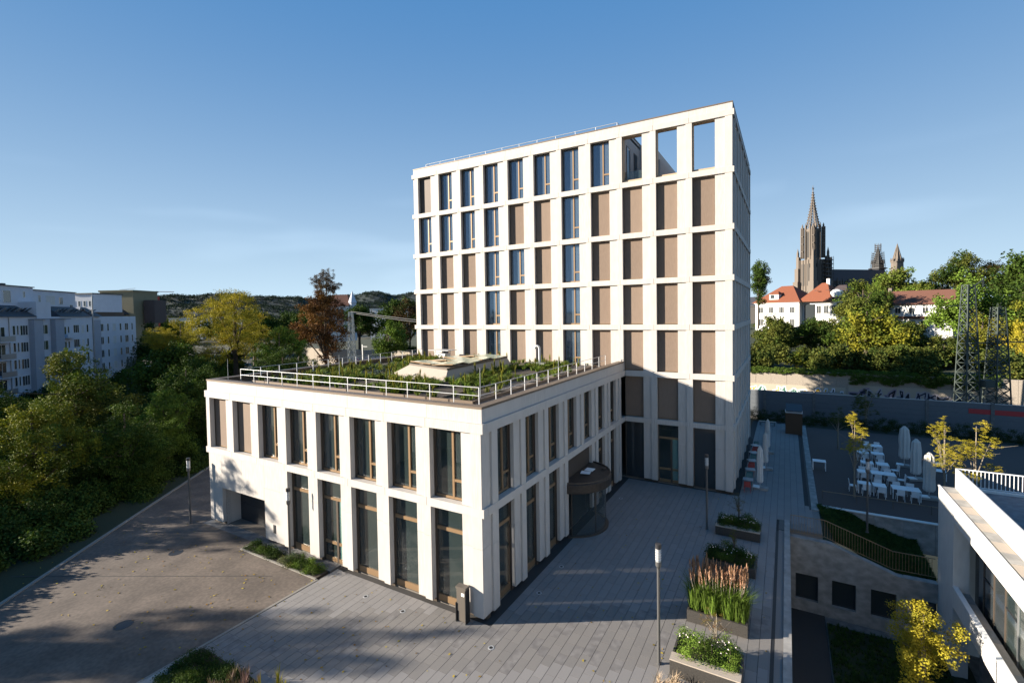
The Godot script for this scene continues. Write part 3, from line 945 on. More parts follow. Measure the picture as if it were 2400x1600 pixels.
func entrance(b: Node3D) -> void:
	# a round glazed lobby under a bronze disc
	var ctr := Vector3(-0.55, 0, -11.3)
	var op := MB.new()
	op.box(Vector3(-0.5, 3.35, -14.0), Vector3(-0.2, Z1B, -9.15))
	part("entrance_lintel", op.mesh(), M.bronze_dark, b)
	var ds := MB.new()
	ds.lathe([Vector2(0.0, 2.72), Vector2(2.42, 2.72), Vector2(2.5, 2.78), Vector2(2.5, 3.28), Vector2(2.42, 3.34), Vector2(0.0, 3.36)], 48, ctr)
	var disc := part("entrance_canopy", ds.mesh(), M.canopy_top, b)
	var rim := MB.new()
	rim.lathe([Vector2(2.38, 3.345), Vector2(2.38, 3.42), Vector2(2.46, 3.42), Vector2(2.46, 3.345)], 48, ctr)
	part("canopy_rim", rim.mesh(), M.bronze_dark, disc)
	var pa := pbox("solar_plate", Vector3(0.15, 3.44, -11.35), Vector3(0.75, 3.47, -10.85), M.paper, disc)
	pbox("solar_plate", Vector3(0.2, 3.44, -12.05), Vector3(0.75, 3.47, -11.5), M.paper, disc)
	pa.rotation.y = 0.2
	var ve := MB.new()
	ve.tube(Vector3(1.15, 3.36, -12.5), Vector3(1.15, 3.46, -12.5), 0.16, 0.16, 14)
	part("canopy_vent", ve.mesh(), M.bronze_dark, disc)
	var gl := MB.new()
	gl.lathe([Vector2(2.12, 0.06), Vector2(2.12, 2.72)], 32, ctr, -1.2, 1.2)
	part("curved_glass", gl.mesh(), M.glass_clear, b)
	var ri := MB.new()
	ri.lathe([Vector2(2.08, 0.05), Vector2(2.08, 0.09), Vector2(2.3, 0.09), Vector2(2.3, -0.02)], 40, ctr, -1.3, 1.3)
	part("threshold_ring", ri.mesh(), M.bronze_dark, b)
	for a in [-1.2, -0.45, 0.45, 1.2]:
		var po := MB.new()
		var p: Vector3 = ctr + Vector3(cos(a) * 2.12, 0, sin(a) * 2.12)
		po.tube(p + Vector3(0, 0.05, 0), p + Vector3(0, 2.72, 0), 0.035, 0.035, 8)
		part("glazing_post", po.mesh(), M.bronze_dark, b)

# ------------------------------------------------------------------ planted roof of the wing
func green_roof() -> void:
	var d := MB.new()
	d.box(Vector3(-21.72, 8.8, -20.9), Vector3(-0.31, 9.15, -0.31))
	var deck := part("roof_surface", d.mesh(), M.gravel, get_node("office_building"))
	var beds := MB.new()
	beds.box(Vector3(-20.6, 9.15, -20.2), Vector3(-14.2, 9.24, -2.4))
	beds.box(Vector3(-14.2, 9.15, -7.4), Vector3(-2.2, 9.24, -2.4))
	beds.box(Vector3(-8.0, 9.15, -20.2), Vector3(-4.4, 9.24, -7.4))
	part("planting_bed", beds.mesh(), M.soil, deck)
	var kb := MB.new()
	for q in [[-4.3, -20.0, -4.2, -2.4], [-2.1, -20.0, -2.0, -2.4], [-20.6, -2.35, -2.0, -2.25]]:
		kb.box(Vector3(q[0], 9.15, q[1]), Vector3(q[2], 9.32, q[3]))
	part("bed_edging", kb.mesh(), M.coping, deck)
	# skylight: bevelled curb with tilted panes
	var s := thing("roof_skylight", "beige skylight with tilted glass panes among the roof plants", "skylight", Vector3(-11.1, 9.15, -12.7))
	var cb := MB.new()
	var lo := [Vector3(-2.75, 0, 4.6), Vector3(2.75, 0, 4.6), Vector3(2.75, 0, -4.6), Vector3(-2.75, 0, -4.6)]
	var hi := [Vector3(-1.5, 0.85, 3.3), Vector3(2.45, 0.7, 3.9), Vector3(2.45, 0.85, -4.1), Vector3(-1.5, 0.85, -4.1)]
	for i in 4:
		var j := (i + 1) % 4
		cb.quad(lo[i], lo[j], hi[j], hi[i])
	cb.quad(hi[0], hi[1], hi[2], hi[3])
	part("curb", cb.mesh(), M.wood_light, s)
	var fm := MB.new()
	for i in 4:
		fm.beam(hi[i] + Vector3(0, 0.05, 0), hi[(i + 1) % 4] + Vector3(0, 0.05, 0), 0.12)
	part("frame", fm.mesh(), M.bronze_dark, s)
	for i in 4:
		for j in 2:
			var z := 2.35 - i * 1.85
			var x := -0.55 + j * 2.0
			var tilt := 0.07 if (i + j) % 2 == 0 else -0.05
			var x0 := Transform3D(Basis(Vector3.FORWARD, tilt) * Basis(Vector3.RIGHT, 0.05 if j else -0.03), Vector3(x, 0.98, z))
			var p := part("pane", bm(Vector3(1.84, 0.04, 1.66)), M.skylight_glass, s, x0)
			part("glazing_bar", bm(Vector3(1.9, 0.07, 0.07)), M.bronze, p, Transform3D(Basis(), Vector3(0, 0.01, 0.86)))
	# small white unit with a flat cover, and a bent flue
	var u := thing("roof_vent_unit", "white roof vent unit under a thin flat cover beside the tower front", "vent unit", Vector3(-17.3, 9.15, -19.2))
	pbox("housing", Vector3(-0.6, 0, -0.45), Vector3(0.6, 0.75, 0.45), M.white_plastic, u)
	pbox("cover", Vector3(-1.2, 1.05, -0.7), Vector3(1.2, 1.1, 0.7), M.galv, u)
	for x in [-0.9, 0.9]: pbox("post", Vector3(x - 0.03, 0, -0.03), Vector3(x + 0.03, 1.05, 0.03), M.galv, u)
	var ring := MB.new()
	for i in 16:
		var a := TAU * i / 16.0
		var c := TAU * (i + 1) / 16.0
		ring.tube(Vector3(cos(a) * 0.3, 0.38 + sin(a) * 0.3, 0.47), Vector3(cos(c) * 0.3, 0.38 + sin(c) * 0.3, 0.47), 0.03, 0.03, 6, false)
	part("fan_ring", ring.mesh(), M.dark_metal, u)
	var f := thing("roof_flue", "bent shiny metal flue pipe on a grey box standing on the planted roof", "flue", Vector3(-6.2, 9.15, -18.0))
	var ft := MB.new()
	ft.tube(Vector3(0, 0.4, 0), Vector3(0, 1.55, 0), 0.11, 0.11, 12)
	for i in 6:
		var a := PI * i / 6.0
		var c := PI * (i + 1) / 6.0
		ft.tube(Vector3(-0.22 + cos(a) * 0.22, 1.55 + sin(a) * 0.22, 0), Vector3(-0.22 + cos(c) * 0.22, 1.55 + sin(c) * 0.22, 0), 0.11, 0.11, 12, false)
	part("pipe", ft.mesh(), M.galv, f)
	pbox("plinth", Vector3(-1.2, 0, -0.4), Vector3(0.6, 0.4, 0.4), M.steel, f)
	# thin lightning rods
	for q in [[-21.5, 0.9, "far left corner of the planted roof"], [-16.2, -6.0, "left part of the planted roof"], [-2.2, -3.2, "near right corner of the planted roof"], [-2.0, -12.5, "right edge of the planted roof"]]:
		var rod := MB.new()
		var z: float = -1.0 if q[1] > 0 else q[1]
		rod.tube(Vector3(0, 0, 0), Vector3(0, 1.75, 0), 0.018, 0.01, 6)
		var o := part("lightning_rod", rod.mesh(), M.galv, self, Transform3D(Basis(), Vector3(minf(q[0], -0.4) if q[0] > -21.4 else -21.3, 9.15, z)))
		tag(o, "thin metal lightning rod at the %s" % q[2], "lightning rod", "lightning rods on the wing roof")

# ------------------------------------------------------------------ white building on the right
func white_building() -> void:
	var X := 18.7
	var zf := -16.46
	var zn := 22.0
	var b := thing("white_building", "low white building with a flat terrace roof and a long balcony at the right edge", "building", Vector3(X, 0, 0))
	pbox("fascia", Vector3(0, 3.0, zf), Vector3(0.25, 3.95, zn), M.white, b)
	pbox("end_fascia", Vector3(0.25, 3.0, zf), Vector3(14, 3.95, zf + 0.25), M.white, b)
	pbox("corner_pier", Vector3(0.0, -4.8, zf), Vector3(0.6, 3.0, -13.75), M.white, b)
	pbox("balcony_parapet", Vector3(0.0, -1.2, -13.75), Vector3(0.16, -0.22, zn), M.white, b)
	pbox("balcony_coping", Vector3(-0.02, -0.22, -13.75), Vector3(0.20, -0.17, zn), M.white_plastic, b)
	pbox("balcony_floor", Vector3(0.16, -1.2, -13.75), Vector3(1.2, -0.95, zn), M.concrete, b)
	for i in 34:
		pbox("balcony_slab", Vector3(0.2, -0.95, -13.7 + i), Vector3(0.62, -0.42, -13.7 + i + 0.99), M.wood_light if i % 3 else M.concrete, b)
	pbox("roof", Vector3(0.25, 3.2, zf + 0.25), Vector3(14, 3.93, zn), M.membrane, b)
	pbox("wall", Vector3(1.0, -4.8, -13.7), Vector3(1.25, -1.2, zn), M.concrete_dark, b)
	pbox("end_wall", Vector3(0.6, -4.8, zf + 0.02), Vector3(14, 3.0, zf + 0.3), M.white, b)
	# roof edge: white coping, dark gutter, a row of slabs in two tones
	pbox("roof_coping", Vector3(-0.03, 3.95, zf - 0.03), Vector3(0.06, 4.0, zn), M.white_plastic, b)
	pbox("gutter", Vector3(0.06, 3.935, zf + 0.1), Vector3(0.12, 3.95, zn), M.black, b)
	for i in 24:
		pbox("roof_slab", Vector3(0.125, 3.935, zf + 0.1 + i * 1.0), Vector3(0.62, 3.985, zf + 0.1 + i * 1.0 + 0.985), M.wood_light if i % 2 == 1 else M.concrete, b)
	# solid terrace balustrade and the railing along the far end
	var bal := MB.new()
	bal.box(Vector3(0.64, 3.93, zf + 0.12), Vector3(0.72, 5.05, zn))
	part("terrace_balustrade", bal.mesh(), M.white, b)
	pbox("deck", Vector3(0.73, 3.93, zf + 0.25), Vector3(14, 3.96, zn), M.membrane, b)
	pbox("end_kerb", Vector3(0.73, 3.96, zf + 0.02), Vector3(14, 4.08, zf + 0.24), M.white, b)
	var rl := MB.new()
	rl.box(Vector3(0.72, 5.0, zf + 0.1), Vector3(14, 5.05, zf + 0.14))
	rl.box(Vector3(0.72, 4.14, zf + 0.1), Vector3(14, 4.17, zf + 0.14))
	var r := part("terrace_railing", rl.mesh(), M.white_plastic, b)
	for i in 60:
		pbox("baluster", Vector3(0.86 + i * 0.155, 4.17, zf + 0.105), Vector3(0.885 + i * 0.155, 5.0, zf + 0.13), M.white_plastic, r)
	# recessed glazing behind the balcony
	var x0 := 0.75
	pbox("back_wall", Vector3(x0 + 0.6, -0.95, -13.7), Vector3(x0 + 0.8, 3.0, zn), M.inner_wall, b)
	for i in 18:
		var z := -13.6 + i * 1.25
		var o := pbox("window", Vector3(x0, -0.95, z + 1.15), Vector3(x0 + 0.07, 3.0, z + 1.25), M.bronze_dark if i < 3 else M.steel, b)
		var dark := i < 3 or i % 5 == 0
		part("pane", bm(Vector3(0.02, 3.85, 1.14)), M.pane_dark if dark else M.glass_clear, o, Transform3D(Basis(), Vector3(0, 0, -0.625)))
		if not dark:
			part("curtain", bm(Vector3(0.03, 3.85, 1.1)), M.fabric if i % 2 else M.glass_green, o, Transform3D(Basis(), Vector3(0.25, 0, -0.62)))
		if i % 2 == 1:
			part("transom", bm(Vector3(0.08, 0.06, 1.14)), M.dark_metal, o, Transform3D(Basis(), Vector3(0, 0.1, -0.625)))

# ------------------------------------------------------------------ wall with windows below the stepped ramp
func ramp_wall() -> void:
	var w := thing("basement_wall", "pale concrete basement wall with four square windows and a stepped top", "wall", Vector3(11.75, 0, -16.3))
	var segs := [[0.0, 1.79, -0.30, -0.33], [1.80, 2.1, -0.33, -0.36], [2.1, 5.2, -0.36, -1.45], [5.2, 5.49, -1.45, -1.46], [5.50, 6.95, -1.46, -1.43]]
	var wins := []
	for k in 4: wins.append([0.29 + k * 1.86, 0.29 + k * 1.86 + 1.165])
	var y0 := -5.0
	var body := MB.new()
	for s in segs:
		var n := 6
		for i in n:
			var a := lerpf(s[0], s[1], float(i) / n)
			var c := lerpf(s[0], s[1], float(i + 1) / n)
			var ya := lerpf(s[2], s[3], float(i) / n)
			var yc := lerpf(s[2], s[3], float(i + 1) / n)
			ramp_piece(body, a, c, -2.5, ya, yc)
	body.box(Vector3(0, y0, -0.45), Vector3(6.95, -4.08, 0))
	var at_x := 0.0
	for q in wins:
		body.box(Vector3(at_x, -4.08, -0.45), Vector3(minf(q[0], 6.95), -2.5, 0))
		at_x = q[1]
	if at_x < 6.95: body.box(Vector3(at_x, -4.08, -0.45), Vector3(6.95, -2.5, 0))
	part("wall", body.mesh(), M.concrete, w)
	for q in wins:
		if q[0] > 6.5: continue
		var r: float = minf(q[1], 6.93)
		var fm := MB.new()
		for z in [[q[0], q[0] + 0.05], [r - 0.05, r]]:
			fm.box(Vector3(z[0], -4.07, -0.3), Vector3(z[1], -2.51, -0.22))
		fm.box(Vector3(q[0] + 0.05, -4.07, -0.3), Vector3(r - 0.05, -4.01, -0.22))
		fm.box(Vector3(q[0] + 0.05, -2.57, -0.3), Vector3(r - 0.05, -2.51, -0.22))
		var o := part("window", fm.mesh(), M.dark_metal, w)
		pbox("pane", Vector3(q[0] + 0.05, -4.01, -0.28), Vector3(r - 0.05, -2.57, -0.26), M.pane_dark, o)
	var dark := MB.new()
	dark.box(Vector3(0.1, -5.0, -0.75), Vector3(6.95, -2.2, -0.46))
	part("inner_wall", dark.mesh(), M.black, w)
	# thin railing following the steps
	var r := thing("stair_railing", "thin railing with upright bars following the stepped top of the basement wall", "railing", Vector3(11.75, 0, -16.68))
	var pts := [Vector3(0.02, 0.88, 0), Vector3(1.8, 0.90, 0), Vector3(5.05, -0.22, 0), Vector3(6.9, -0.20, 0)]
	var hr := MB.new()
	for i in 3:
		hr.tube(pts[i], pts[i + 1], 0.022, 0.022, 6)
		hr.tube(pts[i] - Vector3(0, 1.02, 0), pts[i + 1] - Vector3(0, 1.02, 0), 0.015, 0.015, 6)
	part("handrail", hr.mesh(), M.bronze, r)
	var bar := MB.new()
	bar.box(Vector3(-0.009, -1.02, -0.009), Vector3(0.009, 0, 0.009))
	var bmesh := bar.mesh()
	for i in 3:
		var n := int((pts[i + 1] - pts[i]).length() / 0.14)
		for k in n:
			part("upright_bar", bmesh, M.bronze, r, Transform3D(Basis(), pts[i].lerp(pts[i + 1], float(k) / n)))

func ramp_piece(m: MB, a: float, c: float, y: float, ya: float, yc: float) -> void:
	var z := -0.45
	m.quad(Vector3(a, y, 0), Vector3(c, y, 0), Vector3(c, yc, 0), Vector3(a, ya, 0))
	m.quad(Vector3(c, y, z), Vector3(a, y, z), Vector3(a, ya, z), Vector3(c, yc, z))
	m.quad(Vector3(a, ya, 0), Vector3(c, yc, 0), Vector3(c, yc, z), Vector3(a, ya, z))
	m.quad(Vector3(a, y, z), Vector3(c, y, z), Vector3(c, y, 0), Vector3(a, y, 0))

# ------------------------------------------------------------------ terrace with tables
func make_table(called: String, label: String, size: Vector2, at_: Vector3, group := "white tables on the terrace", top: Material = M.white_plastic) -> Node3D:
	var t := thing(called, label, "table", at_, 0.0, group)
	pbox("tabletop", Vector3(-size.x / 2, 0.71, -size.y / 2), Vector3(size.x / 2, 0.74, size.y / 2), top, t)
	for q in [[-1, -1], [1, -1], [-1, 1], [1, 1]]:
		var x: float = q[0] * (size.x / 2 - 0.03)
		var z: float = q[1] * (size.y / 2 - 0.03)
		pbox("leg", Vector3(x - 0.025, 0, z - 0.025), Vector3(x + 0.025, 0.71, z + 0.025), top, t)
	return t

var chair0: Node3D
func place_chair(at_: Vector3, turn: float, label: String, m: Material = null, group := "white chairs on the terrace") -> void:
	var c: Node3D
	if chair0 == null or m:
		c = thing("garden_chair", label, "chair", at_, turn, group)
		var mm: Material = m if m else M.white_plastic
		pbox("seat", Vector3(-0.22, 0.42, -0.22), Vector3(0.22, 0.45, 0.22), mm, c)
		var bk := MB.new()
		bk.obox(Transform3D(Basis(Vector3.RIGHT, 0.12), Vector3(0, 0.66, 0.235)), Vector3(0.44, 0.40, 0.03))
		part("backrest", bk.mesh(), mm, c)
		for q in [[-1, -1], [1, -1], [-1, 1], [1, 1]]:
			var lg := MB.new()
			lg.tube(Vector3(q[0] * 0.22, 0, q[1] * 0.24), Vector3(q[0] * 0.19, 0.43, q[1] * 0.19), 0.016, 0.02, 6)
			part("leg", lg.mesh(), mm, c)
		if m == null:
			c.set_meta("base_name", "garden_chair")
			chair0 = c
	else:
		c = copy(chair0, label, at_, turn, group)

func umbrella(at_: Vector3, top: float, low: float, rad: float, label: String, group: String, turn: float) -> void:
	var u := thing("closed_parasol", label, "parasol", at_, turn, group)
	pbox("base", Vector3(-0.55, 0, -0.3), Vector3(0.55, 0.14, 0.3), M.concrete, u)
	pbox("base_slab", Vector3(-0.52, 0.14, -0.27), Vector3(-0.01, 0.19, 0.27), M.paper, u)
	pbox("base_slab", Vector3(0.01, 0.14, -0.27), Vector3(0.52, 0.19, 0.27), M.concrete, u)
	var p := MB.new()
	p.tube(Vector3(0, 0.14, 0), Vector3(0, top, 0), 0.03, 0.03, 8)
	part("pole", p.mesh(), M.galv, u)
	var c := MB.new()
	var k := 16
	var levels := [[low, 0.75], [low + 0.15, 1.0], [lerpf(low, top, 0.35), 0.92], [lerpf(low, top, 0.6), 1.02], [lerpf(low, top, 0.9), 0.8], [top, 0.18]]
	for j in levels.size() - 1:
		for i in k:
			var q := []
			for e in [[i, j], [i + 1, j], [i + 1, j + 1], [i, j + 1]]:
				var a: float = TAU * (e[0] % k) / k
				var l: Array = levels[e[1]]
				var rr: float = rad * l[1] * (1.0 if e[0] % 2 == 0 else 0.78)
				q.append(Vector3(cos(a) * rr * 1.1, l[0], sin(a) * rr * 0.75))
			c.quad(q[0], q[3], q[2], q[1])
	part("folded_canopy", c.mesh(), M.fabric, u)

func terrace() -> void:
	var fl := MB.new()
	fl.box(Vector3(13.46, -1.6, -47), Vector3(40, -0.02, -21.72))
	struct("terrace_floor", fl.mesh(), M.brickpave)
	var low := MB.new()
	low.box(Vector3(13.02, -1.6, -47.5), Vector3(13.46, 0.05, -20.5))
	var cu := struct("terrace_kerb", low.mesh(), M.concrete)
	part("dark_gap", bm(Vector3(0.10, 0.02, 27)), M.black, cu, Transform3D(Basis(), Vector3(12.95, -0.008, -34)))
	var rw := MB.new()
	for i in 4: rw.box(Vector3(13.46 + i * 1.55, -2.0, -21.72), Vector3(13.46 + i * 1.55 + 1.535, -0.03, -21.5))
	rw.box(Vector3(19.66, -2.0, -21.72), Vector3(34, -0.03, -21.5))
	var ret := part("terrace_wall", rw.mesh(), M.concrete, self)
	tag(ret, "low concrete retaining wall along the near edge of the dining terrace", "wall")
	part("wall_cap", bm(Vector3(20.6, 0.06, 0.28)), M.white, ret, Transform3D(Basis(), Vector3(23.75, 0.0, -21.6)))
	var hr := thing("terrace_rail", "thin horizontal rail on slim posts across the front of the dining terrace", "railing", Vector3(13.8, 0, -23.2))
	var rm := MB.new()
	rm.tube(Vector3(0, 0.55, 0), Vector3(12, 0.55, 0), 0.02, 0.02, 6)
	part("rail", rm.mesh(), M.bronze, hr)
	for k in 7: pbox("post", Vector3(k * 2.0 - 0.015, 0, -0.015), Vector3(k * 2.0 + 0.015, 0.55, 0.015), M.bronze_dark, hr)
	# tables: [x, z, width, depth, where]
	var tables := [
		[16.53, -26.0, 0.78, 0.72, "left front-row table"], [17.42, -25.95, 0.78, 0.86, "middle front-row table"], [18.93, -25.95, 1.6, 0.95, "long front-row table"],
		[16.8, -29.1, 0.7, 0.8, "left second-row table"], [18.08, -29.15, 1.55, 0.9, "long second-row table"],
		[17.4, -31.9, 0.85, 0.85, "left third-row table"], [18.43, -31.9, 0.82, 0.9, "right third-row table"],
		[17.5, -35.3, 0.85, 0.85, "left fourth-row table"], [18.55, -35.3, 0.9, 0.85, "right fourth-row table"],
		[18.58, -38.15, 1.35, 0.9, "rearmost-row table"]]
	for t in tables:
		make_table("white_table", "white square-legged table, the %s on the terrace" % t[4], Vector2(t[2], t[3]), Vector3(t[0], -0.02, t[1]))
	make_table("white_table", "lone white table with no chairs beside the grey path", Vector2(0.95, 0.75), Vector3(13.95, 0.03, -30.4))
	make_table("white_table", "white table behind the tallest lit parasol at the terrace's right", Vector2(0.8, 0.8), Vector3(22.0, -0.02, -31.9))
	make_table("white_table", "white table nearest the hedge at the terrace's right", Vector2(0.8, 0.8), Vector3(22.4, -0.02, -34.0))
	for t in tables:
		var n := 2 if t[2] > 1.2 else 1
		for k in n:
			var dx := (-0.4 + 0.8 * k) if n == 2 else 0.04
			var which := (", left of two" if k == 0 else ", right of two") if n == 2 else ""
			place_chair(Vector3(t[0] + dx, -0.02, t[1] + t[3] / 2 + 0.18), rng.randf_range(-0.06, 0.06), "white chair with its back to us%s at the %s" % [which, t[4]])
			if t[4] != "left front-row table":
				place_chair(Vector3(t[0] + dx, -0.02, t[1] - t[3] / 2 - 0.18), PI + rng.randf_range(-0.06, 0.06), "white chair facing us%s at the %s" % [which, t[4]])
	place_chair(Vector3(15.85, -0.02, -26.0), -PI / 2, "white chair at the left end of the front row of tables")
	place_chair(Vector3(19.2, -0.02, -29.0), PI / 2, "white chair turned sideways at the right end of the second row")
	place_chair(Vector3(19.2, -0.02, -31.5), PI / 2 + 0.2, "white chair turned sideways at the right end of the third row")
	umbrella(Vector3(20.35, -0.02, -26.6), 3.35, 0.55, 0.34, "closed white parasol with a sunlit tip, nearest on the terrace", "closed parasols", 0.1)
	umbrella(Vector3(20.4, -0.02, -30.9), 3.3, 0.5, 0.36, "closed white parasol, middle one of the three on the terrace", "closed parasols", 0.3)
	umbrella(Vector3(20.3, -0.02, -34.6), 3.5, 0.7, 0.36, "closed white parasol, farthest of the three on the terrace", "closed parasols", -0.2)
	umbrella(Vector3(9.8, 0, -23.2), 3.3, 0.5, 0.21, "closed white parasol on a two-slab base nearest the tower corner", "closed parasols", -0.1)
	umbrella(Vector3(10.0, 0, -28.4), 3.2, 0.6, 0.20, "closed white parasol beside the tower, the middle of three along the path", "closed parasols", 0.0)
	umbrella(Vector3(10.0, 0, -33.7), 3.25, 0.6, 0.20, "closed white parasol beside the tower, the farthest along the path", "closed parasols", 0.0)
	# cafe seats against the tower's right side
	for k in 5:
		var z := -22.9 - k * 2.6
		var word: String = ["first", "second", "third", "fourth", "fifth"][k]
		var t := make_table("cafe_table", "small grey cafe table by the tower wall, %s from the plaza" % word, Vector2(0.7, 0.7), Vector3(9.0, 0, z), "cafe tables along the tower", M.steel)
		t.rotation.y = 0.2 * k
		place_chair(Vector3(9.0, 0, z + 0.75), 0.1, "%s cafe chair on the near side of the %s table by the tower wall" % ["red" if k % 2 == 0 else "teal", word], M.chair_red if k % 2 == 0 else M.chair_teal, "coloured cafe chairs")
		place_chair(Vector3(9.0, 0, z - 0.75), PI, "%s cafe chair on the far side of the %s table by the tower wall" % ["teal" if k % 2 == 0 else "red", word], M.chair_teal if k % 2 == 0 else M.chair_red, "coloured cafe chairs")
	# timber shed at the end of the path
	var s := thing("timber_shed", "small brown timber hut with a dark roof at the end of the grey path", "shed", Vector3(12.25, 0, -43.4))
	for i in 8:
		pbox("plank", Vector3(-0.8 + i * 0.2, 0, 0.78), Vector3(-0.8 + i * 0.2 + 0.19, 2.3, 0.81), M.wood_brown, s)
	pbox("body", Vector3(-0.8, 0, -0.8), Vector3(0.79, 2.3, 0.78), M.wood_brown, s)
	pbox("eaves_strip", Vector3(-0.82, 2.3, -0.82), Vector3(0.82, 2.38, 0.84), M.galv, s)
	var rf := MB.new()
	rf.obox(Transform3D(Basis(Vector3.RIGHT, 0.30), Vector3(0, 2.75, -0.05)), Vector3(1.55, 0.08, 1.75))
	part("roof", rf.mesh(), M.roof_grey, s)
	var bn := thing("garden_bench", "dark bench with a pale top in front of the hedge beyond the path", "bench", Vector3(9.6, 0, -46.0))
	pbox("seat", Vector3(-0.9, 0.42, -0.2), Vector3(0.9, 0.46, 0.2), M.wood_light, bn)
	for x in [-0.75, 0.75]: pbox("leg", Vector3(x - 0.03, 0, -0.18), Vector3(x + 0.03, 0.42, 0.18), M.dark_metal, bn)

# ------------------------------------------------------------------ lamps, planters, column on the plaza
func lamp(at_: Vector3, h: float, label: String) -> void:
	var l := thing("street_lamp", label, "street lamp", at_, 0.0, "cylinder-head lamp posts")
	var p := MB.new()
	p.lathe([Vector2(0.09, 0), Vector2(0.09, 0.04), Vector2(0.06, 0.06), Vector2(0.055, h - 0.95), Vector2(0.08, h - 0.9), Vector2(0.11, h - 0.85), Vector2(0.11, h - 0.68), Vector2(0.0, h - 0.68)], 16)
	part("pole", p.mesh(), M.lamp_pole, l)
	var g := MB.new()
	g.lathe([Vector2(0.10, h - 0.68), Vector2(0.10, h - 0.18)], 16)
	part("lamp_glass", g.mesh(), M.lamp_glass, l)
	if not meshes.has("louvre"):
		var rg := MB.new()
		rg.lathe([Vector2(0.102, -0.02), Vector2(0.118, 0), Vector2(0.102, 0.02)], 16)
		meshes["louvre"] = rg.mesh()
	for k in 5: part("louvre_ring", meshes["louvre"], M.galv, l, Transform3D(Basis(), Vector3(0, h - 0.60 + k * 0.10, 0)))
	var c := MB.new()
	c.lathe([Vector2(0.0, h - 0.18), Vector2(0.115, h - 0.18), Vector2(0.115, h), Vector2(0.0, h + 0.01)], 16)
	part("cap", c.mesh(), M.dark_metal, l)

func planter(at_: Vector3, size: Vector3, label: String, bench: bool) -> void:
	var p := thing("planter_box", label, "planter", at_, 0.0, "dark planter boxes on the plaza")
	var t := 0.08
	var m := MB.new()
	for q in [[-size.x / 2, -size.z / 2, size.x / 2, -size.z / 2 + t], [-size.x / 2, size.z / 2 - t, size.x / 2, size.z / 2], [-size.x / 2, -size.z / 2 + t, -size.x / 2 + t, size.z / 2 - t], [size.x / 2 - t, -size.z / 2 + t, size.x / 2, size.z / 2 - t]]:
		m.box(Vector3(q[0], 0.03, q[1]), Vector3(q[2], size.y, q[3]))
	part("box", m.mesh(), M.planter, p)
	pbox("soil", Vector3(-size.x / 2 + t, 0.1, -size.z / 2 + t), Vector3(size.x / 2 - t, size.y - 0.1, size.z / 2 - t), M.soil, p)
	pbox("foot", Vector3(-size.x / 2 + 0.1, 0, -size.z / 2 + 0.1), Vector3(size.x / 2 - 0.1, 0.03, size.z / 2 - 0.1), M.black, p)
	if bench:
		for k in 4:
			pbox("bench_slat", Vector3(-size.x / 2 - 0.01, size.y, size.z / 2 - 0.46 + k * 0.115), Vector3(size.x / 2 + 0.01, size.y + 0.04, size.z / 2 - 0.46 + k * 0.115 + 0.108), M.wood_light, p)

